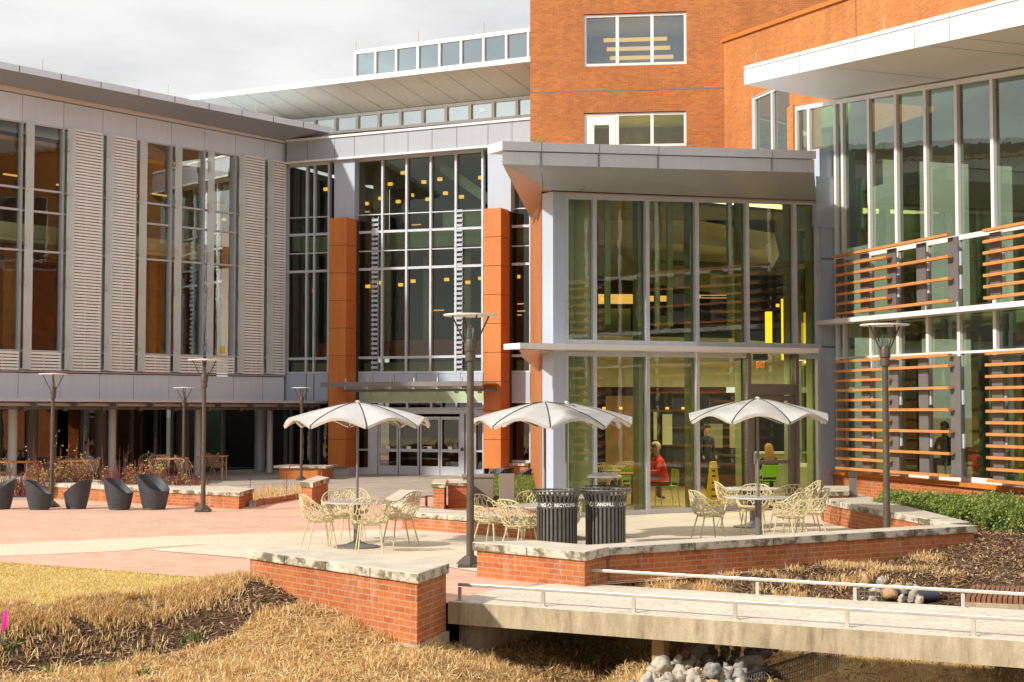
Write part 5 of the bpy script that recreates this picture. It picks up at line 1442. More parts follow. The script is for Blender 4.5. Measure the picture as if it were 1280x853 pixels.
for b, x, d, lab, txt, off in ((bn,696,22.0,'slatted dark steel bin with RECYCLING lettered band, left of the pair','RECYCLING',.42),(bn2,756.5,22.2,'slatted dark steel bin with LANDFILL lettered band, right of the pair','LANDFILL',-.10)):
    p = XY(x,d); b.location = (p.x,p.y,0); tag(b, lab, None, GBn); b.scale = (.97,.97,1.0)
    bin_text(b, txt, 4, off)
p = XY(755,26.2); bn3.location = (p.x,p.y,0); bn3.scale = (.92,.92,.85); tag(bn3, 'bin with a domed lid on posts standing behind the landfill bin', None, GBn)
dm = MB().lathe([(.31,1.20),(.33,1.21),(.32,1.245),(.22,1.29),(.02,1.31)], (0,0,0), 32).build('dome_lid', M['umbrella'], None, smooth=True); dm.parent = bn3
for k in range(4):
    q = R(45+90*k); o = MB().tube([(math.cos(q)*.29,math.sin(q)*.29,.95),(math.cos(q)*.29,math.sin(q)*.29,1.21)], .015, 6).build('lid_post', M['bin'], None); o.parent = bn3

# ============================================================ CAFE SIGN, INDOOR FURNITURE, PEOPLE
cs = thing('floor_sign', 'tall yellow wet floor caution cone standing inside the pavilion window', 'floor sign', tuple(XY(891,34.6)))
c = XY(891,34.6); hgt = 1.02
def pyr(x0, y0, z0, s0, z1, s1):
    m = MB(); b = [(x0-s0,y0-s0,z0),(x0+s0,y0-s0,z0),(x0+s0,y0+s0,z0),(x0-s0,y0+s0,z0)]; t = [(x0-s1,y0-s1,z1),(x0+s1,y0-s1,z1),(x0+s1,y0+s1,z1),(x0-s1,y0+s1,z1)]
    for i in range(4): j = (i+1)%4; m.poly([b[i],b[j],t[j],t[i]])
    m.poly(t); m.poly(b[::-1]); return m
pyr(c.x,c.y,.08,.16,hgt,.075).build('cone', M['yellow'], cs, bevel=.01)
pyr(c.x,c.y,.03,.20,.08,.18).build('base', M['yellow'], cs, bevel=.01)
for k, z in enumerate((.25,.4,.55,.7,.82)):
    y0 = c.y-(.16-(z-.08)/.9*.085)-.004
    MB().box((c.x,y0,z),(.13-.015*k,.004,.05)).build('caution_print', M['rib_dark'], cs)
def side_chair(label, cx, cy, rz, mat, group=None, z0=.03, frame='steel'):
    r = thing('side_chair', label, 'chair', (cx,cy,z0), rz, group)
    def add(m, nm, mt_): o = m.build(nm, M[mt_], None); o.parent = r
    m = MB(); m.box((0,0,.45),(.44,.42,.03)); add(m,'seat',mat)
    m = MB(); m.box((0,.21,.68),(.42,.03,.30)); add(m,'backrest',mat)
    for sx in (-1,1):
        m = MB(); m.tube([(sx*.19,-.18,.44),(sx*.20,-.2,0)], .012, 6); add(m,'leg',frame)
        m = MB(); m.tube([(sx*.205,.21,.82),(sx*.2,.19,.44),(sx*.20,.24,0)], .012, 6); add(m,'leg',frame)
    return r
def person(label, pos, rz, pose, shirt, trousers, hair, long_hair=False, scale=1.0, lean=0.0):
    r = thing('person', label, 'person', (pos[0],pos[1],pos[2]), rz)
    r.scale = (scale,)*3
    sit = pose == 'sit'
    hz = .50 if sit else .93
    V = []; E_ = []; Rr = []
    def v(p, rad, par=None):
        V.append(p); Rr.append(rad); i = len(V)-1
        if par is not None: E_.append((par, i))
        return i
    L = lean
    pel = v((0,.02,hz), .125)
    w = v((0,.01-L*.3,hz+.2), .115, pel); ch = v((0,.0-L*.7,hz+.38), .14, w); nb = v((0,.01-L,hz+.52), .06, ch); nk = v((0,-.01-L*1.1,hz+.58), .052, nb)
    hd = v((0,-.02-L*1.15,hz+.66), .085, nk); hd2 = v((0,-.02-L*1.2,hz+.76), .088, hd)
    for sx in (-1,1):
        sh = v((sx*.17,.01-L,hz+.47), .062, ch)
        if sit:
            el = v((sx*.22,-.10-L,hz+.22), .042, sh); wr = v((sx*.15,-.34-L,hz+.24), .032, el); v((sx*.12,-.42-L,hz+.25), .03, wr)
            hp = v((sx*.10,0,hz-.02), .095, pel); kn = v((sx*.12,-.42,hz+.0), .065, hp); an = v((sx*.12,-.42,.09), .042, kn); v((sx*.12,-.56,.05), .04, an)
        else:
            el = v((sx*.23,.02,hz+.2), .042, sh); wr = v((sx*.22,-.1,hz-.02), .032, el); v((sx*.21,-.13,hz-.10), .03, wr)
            hp = v((sx*.09,0,hz-.06), .09, pel); kn = v((sx*.10,-.02,.50), .06, hp); an = v((sx*.10,.02,.09), .042, kn); v((sx*.10,-.13,.05), .04, an)
    me = bpy.data.meshes.new('body'); me.from_pydata(V, E_, []); o = bpy.data.objects.new('body', me); COL.objects.link(o)
    sk = o.modifiers.new('s','SKIN'); me.skin_vertices[0].data[0].use_root = True
    for i, q in enumerate(Rr): me.skin_vertices[0].data[i].radius = (q, q*(.8 if i < 3 else 1))
    ss = o.modifiers.new('u','SUBSURF'); ss.levels = 2; ss.render_levels = 2
    dg = bpy.context.evaluated_depsgraph_get(); m2 = bpy.data.meshes.new_from_object(o.evaluated_get(dg)); bpy.data.objects.remove(o)
    bdy = bpy.data.objects.new('body', m2); COL.objects.link(bdy); bdy.parent = r
    m2.materials.clear()
    for q in ('skin', shirt, trousers): m2.materials.append(M[q])
    for p in m2.polygons:
        c = p.center; p.use_smooth = True
        if c.z > hz+.545: p.material_index = 0
        elif c.z > hz+.02 and not (sit and c.y < -.33-L): p.material_index = 1 if c.y > -.40-L else 0
        else: p.material_index = 2
        if not sit and abs(c.x) > .17 and c.z < hz: p.material_index = 0
    # face: nose, eyes, mouth, ears
    hc = Vector((0,-.02-L*1.18,hz+.71))
    def small(nm, c, s_, mt_):
        mm = MB(); mm.lathe([(.001,-1),(.7,-.7),(1,0),(.7,.7),(.001,1)], (0,0,0), 10)
        mm.v = [(c[0]+a*s_[0], c[1]+b*s_[1], c[2]+d*s_[2]) for a, b, d in mm.v]
        o = mm.build(nm, M[mt_], None, smooth=True); o.parent = bdy; return o
    small('nose', (0,hc.y-.088,hc.z+.0), (.012,.018,.02), 'skin')
    for sx in (-1,1): small('eye', (sx*.03,hc.y-.079,hc.z+.022), (.011,.007,.007), 'rib_dark'); small('ear', (sx*.085,hc.y+.01,hc.z+.0), (.012,.02,.03), 'skin')
    small('mouth', (0,hc.y-.079,hc.z-.04), (.024,.006,.005), 'red_cloth')
    h = MB(); n = 14; K = 7
    def hp_(t, a, rr=1.0):
        th = math.pi*.62*a
        x = math.sin(th)*math.cos(t); y = math.sin(th)*math.sin(t); z = math.cos(th)
        if y < -.2: th2 = math.pi*.34*a; x = math.sin(th2)*math.cos(t); y = math.sin(th2)*math.sin(t); z = math.cos(th2)
        return Vector((hc.x+x*.103, hc.y+.012+y*.108, hc.z+.03+z*.115))
    for i in range(n):
        for k in range(K):
            a, b = 2*math.pi*i/n, 2*math.pi*(i+1)/n
            h.poly([hp_(a,k/K),hp_(b,k/K),hp_(b,(k+1)/K),hp_(a,(k+1)/K)])
    if long_hair:
        for i in range(8):
            x = -.08+i*.023
            h.tube([(hc.x+x*.7,hc.y+.09,hc.z+.08),(hc.x+x,hc.y+.13,hc.z-.06),(hc.x+x*1.35,hc.y+.14,hc.z-.24),(hc.x+x*1.2,hc.y+.13,hc.z-.36)], [.03,.035,.03,.012], 6)
    o = h.build('hair', M[hair], None, smooth=True, weld=True); o.parent = r
    return r
p = XY(826,34.3)
side_chair('lime green dining chair under the person in red inside the pavilion', p.x+.12, p.y, R(-75), 'lime', None)
person('seated person in a red top turned left at a cafe table inside the pavilion', (p.x+.08,p.y,.03), R(-72), 'sit', 'red_cloth', 'dark_cloth', 'grey_hair', False, 1.08, .16)
p2 = XY(814,35.8)
person('seated person in dark clothes facing the person in red across the table', (p2.x-.12,p2.y+1.0,.03), R(100), 'sit', 'grey_cloth', 'dark_cloth', 'brown_hair', False, .95, .1)
q = XY(790,35.6)
side_chair('lime green dining chair with an empty seat left of the person in red', q.x, q.y, R(160), 'lime')
tbx = thing('dining_table', 'dark dining table inside the pavilion between the seated people', 'table', (p.x-.62,p.y+.35,.03))
MB().box((p.x-.62,p.y+.35,.75),(.75,.75,.035)).build('tabletop', M['int_brown'], tbx, bevel=.008)
MB().lathe([(.2,.035),(.03,.06),(.03,.73)], (p.x-.62,p.y+.35,0), 14).build('pedestal', M['fin'], tbx)
for k, (x, d) in enumerate(((752,37.5),(768,38.5),(782,39.5))):
    c = XY(x, d); o = copy_tree(lc); o.location = (c.x,c.y,.03); o.rotation_euler.z = k*1.7
    tag(o, ('cream lace chair nearest the round column inside the pavilion','cream lace chair deep inside the pavilion behind the second pane','cream lace chair at the indoor table farthest from the column')[k], None, 'cream lace chairs inside the pavilion')
for k, (x, d, lab) in enumerate(((760,39.6,'indoor cafe table laid with plants and cups behind the second pane'),(775,36.6,'dark indoor table right behind the second pavilion pane'))):
    c = XY(x,d); o = thing('dining_table', lab, 'table', (c.x,c.y,.03))
    MB().lathe([(.45,.72),(.45,.75)], (c.x,c.y,0), 24).build('tabletop', M['int_green'], o)
    MB().lathe([(.2,.035),(.03,.06),(.03,.72)], (c.x,c.y,0), 14).build('pedestal', M['fin'], o)
b1 = XY(961,37.4)
side_chair('lime green dining chair under the long haired person behind the door glass', b1.x, b1.y-.02, R(180), 'lime')
person('seated person with long blond hair seen from behind through the glass door', (b1.x,b1.y,.03), R(180), 'sit', 'dark_cloth', 'dark_cloth', 'blond', True, 1.0, .05)
b2 = XY(884,41.5)
person('standing person in dark clothes deep inside the pavilion above the yellow sign', (b2.x,b2.y,.03), R(30), 'stand', 'dark_cloth', 'dark_cloth', 'brown_hair')
cn = thing('service_counter', 'pale service counter inside the pavilion behind the seated long haired person', 'counter', tuple(XY(985,40.5)))
c = XY(990,40.8); MB().box((c.x,c.y,.53),(2.6,.5,1.0)).build('base', M['int_green'], cn); MB().box((c.x,c.y-.02,1.06),(2.7,.6,.05)).build('countertop', M['int_cream'], cn)
# right wing guests
rwp = RW.P(RW.u(1181,560,-1.2), .6, -1.2)
side_chair('green chair by the glass of the right wing, partly behind sunscreen slats', rwp.x, rwp.y, R(-60), 'lime', None, .6)
person('seated person with dark hair behind the sunscreen of the right wing', (rwp.x,rwp.y,.6), R(-60), 'sit', 'dark_cloth', 'dark_cloth', 'brown_hair')
for k, x in enumerate((1268,1225)):
    c = RW.P(RW.u(x,560,-1.0), .6, -1.0); side_chair(('tall rust coloured chair behind the glass at the far right','rust coloured chair behind the clear glass gap between sunscreens')[k], c.x, c.y, R(40+60*k), 'int_red', None, .6)
# green lantern-like plant in the narrow window
gl_ = thing('green_balloon', 'small bright green oval hanging inside the narrow window by the right orange pier', 'balloon', tuple(CF.P(CF.u(646,568,-.6),1.2,-.6)))
c = CF.P(CF.u(646,568,-.6), CF.uz(646,568,-.6)[1], -.6)
MB().lathe([(.01,-.16),(.07,-.08),(.08,0),(.06,.1),(.01,.16)], c, 12).build('balloon', M['lime'], gl_, smooth=True)
MB().tube([(c.x,c.y,c.z-.16),(c.x,c.y,.3)], .008, 4).build('string', M['dark'], gl_)
# left patio furniture under the wing
GP = 'tan chairs and tables under the left wing'
tan_tpl = copy_tree(lc)
for c_ in kids(tan_tpl):
    c_.data = c_.data.copy(); c_.data.materials.clear(); c_.data.materials.append(M['tan_shaded_metal'])
for k, (x, d, rz) in enumerate(((3,42,.5),(104,42.5,1.2),(112,43.5,-1.5),(200,45,.4),(212,46.5,2.5),(232,45.5,1.6),(262,48,-1.4),(272,47.5,1.5),(84,44.5,3.0),(186,47,0))):
    c = XY(x,d); o = tan_tpl if k == 0 else copy_tree(tan_tpl); o.location = (c.x,c.y,.01); o.rotation_euler.z = rz; o.scale = (1,)*3
    tag(o, ('tan lace chair under the left wing at the frame edge','tan lace chair facing right at the first orange table','tan lace chair back to back with its neighbour behind the red twigs','tan lace chair right of the paired silver columns','tan lace chair turned away under the left wing canopy','tan lace chair next to the distant lamp post','tan lace chair left one of the pair by the silver column','tan lace chair right one of the pair by the silver column','tan lace chair behind the twigs near the bronze column','tan lace chair deep in shade between two tables')[k], None, 'tan lace chairs under the left wing')
for k, (x, d) in enumerate(((22,43),(97,44),(215,46),(266,48.5))):
    c = XY(x,d); o = thing('patio_table', ('orange topped patio table at the left frame edge under the wing','orange topped patio table behind the first red twig shrub','orange topped patio table beside the distant lamp post','orange topped patio table between the pair of chairs near the silver column')[k], 'table', (c.x,c.y,0), 0, 'orange topped tables under the left wing')
    MB().box((c.x,c.y,.74),(.9,.8,.035)).build('tabletop', M['wood_slat'], o, bevel=.006)
    for sx in (-1,1):
        for sy in (-1,1): MB().tube([(c.x+sx*.38,c.y+sy*.33,.72),(c.x+sx*.38,c.y+sy*.33,0)], .02, 5).build('leg', M['steel'], o)
# pink flag
pf = thing('marker_flag', 'small pink marker flag on a wire in the dry grass at the left edge', 'flag', tuple(G(2,800,-.2)))
a = G(1,806,-.25); MB().tube([a,a+Vector((.01,0,.34))], .004, 4).build('wire', M['wire'], pf)
t = a+Vector((.01,0,.34)); MB().poly([t,t+Vector((.05,0,.02)),t+Vector((.065,0,-.11)),t+Vector((.03,.01,-.2)),t+Vector((0,0,-.22))]).build('flag', M['pink'], pf)
# ============================================================ ROCKS
def rock_mesh(seed, mat):
    bm = bmesh.new(); bmesh.ops.create_icosphere(bm, subdivisions=3, radius=1)
    for v in bm.verts:
        n = noise.noise(v.co*1.1+Vector((seed*7.1,0,0)))*.5+noise.noise(v.co*2.6+Vector((0,seed*3.3,0)))*.16
        v.co *= 1+n
    me = bpy.data.meshes.new('rock'); bm.to_mesh(me); bm.free(); me.polygons.foreach_set('use_smooth', [True]*len(me.polygons)); me.materials.append(mat); return me
RM = [rock_mesh(i, M[('rock','rock_grey','rock','rock_tan','rock','rock_grey')[i]]) for i in range(6)]
cols = ('pale cream','grey','buff','tan','off-white','blue grey')
rr_ = random.Random(11)
def rock(p, s, idx, label, group):
    o = bpy.data.objects.new('rock', RM[idx]); COL.objects.link(o); o.location = p; o.rotation_euler = (rr_.uniform(0,6),rr_.uniform(0,6),rr_.uniform(0,6))
    o.scale = (s*rr_.uniform(.8,1.25), s*rr_.uniform(.7,1.1), s*rr_.uniform(.6,.9)); tag(o, label, 'rock', group)
cells = []
for row in range(12):
    y = 808+row*7.5
    x0 = 870-row*13; x1 = 975-row*8
    x = x0+rr_.uniform(-4,4)
    while x < x1:
        cells.append((x, y)); x += rr_.uniform(13,20)
for k, (x, y) in enumerate(cells):
    z = -.52+.04*math.sin(k); p = G(x, y+2, z); i = rr_.choice((0,1,2,4,5,0,2,4,0,1,2,3)); s = rr_.choice((.05,.06,.075,.09,.11))
    rock((p.x,p.y,p.z), s, i, 'rounded river rock in the heap spilling out from under the footbridge', 'river rocks heaped under the footbridge')
back = [(1081,729,.10,3),(1102,727,.07,0),(1112,744,.13,3),(1095,740,.07,0),(1130,738,.07,5),(1127,748,.06,0),(1137,731,.05,1),(1143,742,.07,4),(1150,750,.06,0),(1120,734,.06,2),(1146,734,.05,4),(1138,749,.05,1),(1090,748,.05,4),(1155,744,.05,0)]
for k, (x, y, s, i) in enumerate(back):
    p = hit(x, y+4, .03); lab = 'river rock in the small pile behind the far bridge rail'
    if k == 0: lab = 'large tan rock at the top left of the pile behind the bridge'
    if k == 2: lab = 'largest orange tan rock in front of the pile behind the bridge'
    rock((p.x,p.y,p.z+s*.45), s*1.15, i, lab, 'river rocks piled behind the footbridge' if k not in (0,2) else None)
# gabion cage
def gabion(label, pts, h, zb):
    t = thing('gabion_cage', label, 'wire cage', (pts[0][0],pts[0][1],zb))
    for a, b in zip(pts[:-1], pts[1:]):
        a, b = Vector(a), Vector(b); L = (b-a).length; m = MB(); n = int(L/.06)
        for i in range(n+1):
            q = a+(b-a)*i/n; m.tube([(q.x,q.y,zb),(q.x,q.y,zb+h)], .004, 4, False)
        for j in range(int(h/.06)+1): m.tube([(a.x,a.y,zb+j*.06),(b.x,b.y,zb+j*.06)], .004, 4, False)
        m.tube([(a.x,a.y,zb+h),(b.x,b.y,zb+h)], .012, 5); m.build('mesh_panel', M['wire'], t)
ga, gb_, gc = G(862,862,-.48), G(962,833,-.50), G(1048,811,-.54)
gabion('galvanised wire gabion cage along the right side of the rock heap under the bridge', [tuple(ga[:2]),tuple(gb_[:2]),tuple(gc[:2])], .26, -.76)
g1, g2 = hit(1074,751,.02), hit(1102,752,.02)
gabion('short wire gabion cage holding the rocks behind the far bridge rail', [tuple(g1[:2]),tuple(g2[:2])], .20, g1.z)
# ============================================================ HEDGE
def leaf_blob(m, c, r, n, leaf, rnd, shape=(1,1,1)):
    for _ in range(n):
        d = Vector((rnd.gauss(0,1),rnd.gauss(0,1),rnd.gauss(0,1))).normalized()
        q = rnd.uniform(.72,1.0)
        bump_ = 1+.22*noise.noise(d*2.3+Vector(c))+.12*noise.noise(d*5+Vector(c))
        p = Vector(c)+Vector((d.x*r*shape[0],d.y*r*shape[1],d.z*r*shape[2]))*q*bump_
        if p.z < 0: continue
        a = Vector((rnd.gauss(0,1),rnd.gauss(0,1),rnd.gauss(0,1)+.4)).normalized(); t = a.orthogonal().normalized(); b = a.cross(t)
        L = leaf*rnd.uniform(.6,1.3); t *= L; b *= L*.45
        m.poly([p-t, p+b, p+t, p-b])
hr = random.Random(5)
GH = 'evergreen shrubs of the hedge'
hs = [(1120,28.6,.60,.36),(1157,27.7,.58,.36),(1192,26.9,.60,.38),(1226,26.1,.60,.42),(1264,25.1,.64,.44),(1085,29.6,.42,.32),(1100,29.0,.45,.34),(1302,24.4,.66,.46),(1245,27.4,.6,.38)]
labs = ['rounded evergreen shrub right of the lamp post by the brick wall','evergreen shrub third along the hedge from the bollard','evergreen shrub in the middle of the hedge behind the wall corner','evergreen shrub just right of the terrace wall corner','large bright evergreen shrub at the right frame edge','small evergreen shrub nearest the bollard','small evergreen shrub directly behind the lamp post','evergreen shrub continuing past the right frame edge','evergreen shrub behind the others against the brick base']
for (x, d, r, h), lab in zip(hs, labs):
    c = XY(x, d); zt = terr(c.x, c.y)
    t = thing('evergreen_shrub', lab, 'shrub', (c.x,c.y,max(0,zt)), group=GH)
    m = MB(); leaf_blob(m, (c.x,c.y,max(.0,zt)+.10), r*.92, 2600, .030, hr, (1,1,h/r*1.15))
    for _k in range(11):
        a_ = hr.uniform(0,6.28); q_ = hr.uniform(.2,.8)*r; leaf_blob(m, (c.x+q_*math.cos(a_), c.y+q_*math.sin(a_), max(0,zt)+h*hr.uniform(.45,.85)), r*hr.uniform(.26,.42), 420, .028, hr, (1,1,.8))
    m.build('foliage', M['hedge'], t)
    MB().lathe([(r*.72,0.02),(r*.78,h*.5),(r*.45,h*.9)], (c.x,c.y,0), 10).build('branches', M['hedge_core'], t)
# ============================================================ RED TWIG SHRUBS
GR = 'red stemmed shrubs behind the planter wall'
tws = [(25,38.6,.75,'red stemmed shrub at the far left behind the planter wall'),(60,38.2,1.15,'tallest yellow leaved red twig shrub around the leftmost lamp post'),(92,38.6,1.1,'yellow leaved red twig shrub left of the paired silver columns'),(150,37.6,1.0,'red twig shrub in front of the right silver column of the pair'),(182,37.3,1.15,'red twig shrub with a tall leafy tip above the fourth tub chair'),(212,37,.7,'leafless red twig shrub above the last tub chair'),(236,37,.75,'red twig shrub with few leaves by the distant lamp post')]
for x, d, h, lab in tws:
    c = XY(x, d); t = thing('red_twig_shrub', lab, 'shrub', (c.x,c.y,0), group=GR); m = MB(); ml = MB()
    lf = lab.count('yellow') or 'leafy' in lab
    for i in range(150):
        a = hr.uniform(0,6.28); q = hr.random()**.5*.42; b = Vector((c.x+q*math.cos(a), c.y+q*math.sin(a), .0)); hh = h*hr.uniform(.45,.85)
        if hr.random() < .06: hh = h*hr.uniform(.9,1.45)
        top = b+Vector((math.cos(a)*.18*hr.random(), math.sin(a)*.18*hr.random(), hh)); mid = (b+top)/2+Vector((hr.uniform(-.04,.04),hr.uniform(-.04,.04),0))
        m.tube([b,mid,top], [.007,.006,.003], 3, False)
        for k in range(3):
            s_ = b.lerp(top, hr.uniform(.4,.9)); m.tube([s_, s_+Vector((hr.uniform(-.1,.1),hr.uniform(-.1,.1),hr.uniform(.05,.18)))], [.004,.002], 3, False)
        if hr.random() < (.42 if lf else .1):
            for k in range(5):
                s_ = b.lerp(top, hr.uniform(.5,1.0))+Vector((hr.uniform(-.05,.05),)*3); u = Vector((hr.gauss(0,1),hr.gauss(0,1),hr.gauss(0,1))).normalized()*.033; v = u.orthogonal().normalized()*.022
                ml.poly([s_-u,s_+v,s_+u,s_-v])
    m.build('stems', M['dogwood'], t); ml.build('leaves', M['yellow_leaf'], t)
# dead twigs in the round bed
t = thing('dry_planting', 'low dead brown perennials filling the bed behind the curved edging', 'plants', tuple(G(330,624))); m = MB()
for i in range(900):
    p = G(hr.uniform(250,385), 616, 0); s_ = hr.random()
    b = G(288+92*s_+hr.uniform(-8,8), 632-12*s_-hr.uniform(0,9)); m.tube([b, b+Vector((hr.uniform(-.08,.08),hr.uniform(-.08,.08),hr.uniform(.08,.3)))], [.006,.002], 3, False)
m.build('dry_stems', M['straw'], t); t['kind'] = 'stuff'
def young(label, x, y, h):
    b = G(x, y); t = thing('bare_sapling', label, 'sapling', tuple(b)); m = MB(); m.tube([b,b+Vector((0,0,h))], [.008,.003], 4)
    for k in range(9):
        s_ = b+Vector((0,0,h*hr.uniform(.3,.95))); m.tube([s_,s_+Vector((hr.uniform(-.16,.16),hr.uniform(-.1,.1),hr.uniform(.05,.2)))], [.004,.002], 3)
    m.build('stem', M['twig'], t)
young('thin bare sapling in the bed left of the brick pier', 358, 622, .6)
young('thin bare twig sapling at the left of the round bed', 313, 622, .55)
# ============================================================ GRASS AND MULCH (numpy)
rng = np.random.default_rng(4)
def blades(name, pts, hts, mat, w=.006, leanv=.5, kind='stuff', flat=False, label=None, cat=None):
    n = len(pts); P0 = np.array(pts, dtype=np.float64); h = np.array(hts)[:,None]
    a = rng.uniform(0, 2*np.pi, n); side = np.stack([np.cos(a), np.sin(a), np.zeros(n)], 1)*w*rng.uniform(.6,1.4,(n,1))
    ld = rng.normal(0, leanv, (n,2))*h; mid = P0.copy(); mid[:,:2] += ld*.35; mid[:,2] += h[:,0]*.6
    tip = P0.copy(); tip[:,:2] += ld; tip[:,2] += h[:,0]*rng.uniform(.75,1,n)
    V = np.concatenate([P0-side, P0+side, mid+side*.7, mid-side*.7, tip], 0)
    i = np.arange(n); q = np.stack([i, i+n, i+2*n, i+3*n],1); t = np.stack([i+3*n, i+2*n, i+4*n],1)
    me = bpy.data.meshes.new(name); me.vertices.add(len(V)); me.vertices.foreach_set('co', V.ravel())
    loops = np.concatenate([q.ravel(), t.ravel()]); me.loops.add(len(loops)); me.loops.foreach_set('vertex_index', loops.astype(np.int32))
    me.polygons.add(2*n); ls = np.concatenate([np.arange(n)*4, 4*n+np.arange(n)*3]); me.polygons.foreach_set('loop_start', ls.astype(np.int32))
    me.update(calc_edges=True); me.validate(); me.materials.append(mat)
    o = bpy.data.objects.new(name, me); COL.objects.link(o); tag(o, label, cat, None, kind); return o
def chips(name, pts, mat, L=.05, label=None, cat=None):
    n = len(pts); P0 = np.array(pts); a = rng.uniform(0, 2*np.pi, n); tl_ = rng.normal(0,.35,n); ln = L*rng.uniform(.3,1.3,n)
    u = np.stack([np.cos(a)*ln, np.sin(a)*ln, tl_*ln],1); wv = np.stack([-np.sin(a), np.cos(a), rng.normal(0,.3,n)],1)*(ln*rng.uniform(.08,.3,n) if L < .055 else ln*.055)[:,None]
    P0 = P0+np.array([0,0,.012]); V = np.concatenate([P0-u-wv, P0+u-wv, P0+u+wv, P0-u+wv],0); i = np.arange(n); q = np.stack([i,i+n,i+2*n,i+3*n],1)
    me = bpy.data.meshes.new(name); me.vertices.add(len(V)); me.vertices.foreach_set('co', V.ravel()); me.loops.add(4*n); me.loops.foreach_set('vertex_index', q.ravel().astype(np.int32))
    me.polygons.add(n); me.polygons.foreach_set('loop_start', (np.arange(n)*4).astype(np.int32)); me.update(calc_edges=True); me.materials.append(mat)
    o = bpy.data.objects.new(name, me); COL.objects.link(o); tag(o, label, cat, None, 'stuff'); return o
gp_, gh, lp_, lh, mp_, st_ = [], [], [], [], [], []
def visible(x, y, z):
    v = Vector((x, y, z-CAMZ)); f = v.y*CP+v.z*SP
    if f < 1: return False
    return abs(v.x/f) < .365 and (-v.y*SP+v.z*CP)/f > -.24
rn = random.Random(9)
back_pts = [hit(b_[0], b_[1]+4, .03) for b_ in back]
def clear(p): return any((p[0]-q.x)**2+(p[1]-q.y)**2 < .035 for q in back_pts)
for _ in range(330000):
    x = rn.uniform(-8.4, 9.5); y = rn.uniform(12.6, 30)
    if inside_plaza(x, y): continue
    if y > 22 and rn.random() < .35: continue
    z = terr(x, y)
    if not visible(x, y, z): continue
    db = (Vector((x,y))-BR_A).dot(BR_N); s = (Vector((x,y))-BR_A).dot(BR_D)
    if clear((x, y)): continue
    zn = zone(x, y)
    if zn == 0:
        if y < 22: lp_.append((x,y,z)); lh.append(rn.uniform(.015,.035))
    elif zn == 1:
        under = 0 < db < BR_W and s > 0
        if under and rn.random() < .8: mp_.append((x,y,z)); continue
        cl = noise.noise(Vector((x*2.6,y*2.6,1)))+.5*noise.noise(Vector((x*7,y*7,2)))
        if rn.random() < .48+.7*smooth(-.35,.35,cl):
            gp_.append((x,y,z)); gh.append(rn.uniform(.03,.075)*(1+1.3*smooth(0,.6,cl)))
        elif rn.random() < .35: mp_.append((x,y,z))
        if rn.random() < .5: st_.append((x,y,z))
    else:
        mp_.append((x,y,z))
        if rn.random() < .08: st_.append((x,y,z))
        cl = noise.noise(Vector((x*1.6,y*1.6,4)))
        if cl > .10 and rn.random() < .35 and db < 1: gp_.append((x,y,z)); gh.append(rn.uniform(.05,.15))
for _ in range(60000):   # flat matted patches with longer bent stems
    x = rn.uniform(-7, 2.5); y = rn.uniform(12.6, 18.5)
    if inside_plaza(x, y) or zone(x, y) != 1: continue
    if noise.noise(Vector((x*1.1,y*1.1,9))) > .05: continue
    z = terr(x, y)
    if visible(x, y, z): st_.append((x,y,z+.01))
# overhanging crest tufts
for _ in range(26000):
    u = rn.uniform(-2.5, 3.4); p = CA+CD*u+CN*(rn.gauss(.25,.16)); 
    if inside_plaza(p.x, p.y): continue
    if noise.noise(Vector((p.x*1.8,p.y*1.8,6))) < -.25: continue
    z = terr(p.x,p.y); gp_.append((p.x,p.y,z)); gh.append(rn.uniform(.05,.14))
# tufts at wall foot and scattered clumps on the right bank
for _ in range(70):
    x = rn.uniform(1.4,6.2); y = 19.3+(x-1.2)*.62-rn.random()**1.5*1.9
    for k in range(90):
        xx, yy = x+rn.gauss(0,.10), y+rn.gauss(0,.08)
        if inside_plaza(xx,yy) or clear((xx,yy)): continue
        gp_.append((xx,yy,terr(xx,yy))); gh.append(rn.uniform(.03,.11))
blades('dry_grass', gp_, gh, M['straw'], .0055, .45, label='tufts of dry straw coloured grass covering the ravine banks', cat='dry grass')
blades('lawn_grass', lp_, lh, M['lawn_blade'], .006, .5, label='short dormant yellow lawn beside the brick paving', cat='grass')
chips('straw_litter', st_, M['straw'], .06, 'matted bleached straw litter lying between the dry tufts', 'straw')
chips('mulch', mp_, M['mulch'], .034, 'dark shredded bark mulch on the slopes', 'mulch')
wd, wh_ = [], []
for (px, py) in ((135,835),(60,842),(180,846),(18,812),(128,760),(735,826),(240,800)):
    c = hit(px, py)
    for k in range(26):
        xx, yy = c.x+rn.gauss(0,.05), c.y+rn.gauss(0,.06); wd.append((xx,yy,terr(xx,yy))); wh_.append(rn.uniform(.03,.11))
M['weed'] = leafmat('weed_blades', [(0,(.06,.11,.01)),(1,(.26,.33,.06))], .3)
blades('green_weeds', wd, wh_, M['weed'], .012, .5, label='few small green weeds among the dry straw', cat='weeds')
fl = [tuple(hit(rn.uniform(250,860), rn.uniform(800,850), .03)) for _ in range(60)]+[tuple(hit(rn.uniform(900,1270), rn.uniform(680,735), .03)) for _ in range(60)]
M['fallen'] = leafmat('fallen_leaves', [(0,(.25,.06,.02)),(1,(.5,.2,.06))], .2)
chips('fallen_leaves', fl, M['fallen'], .05, 'scattered rusty fallen leaves on the straw', 'leaves')
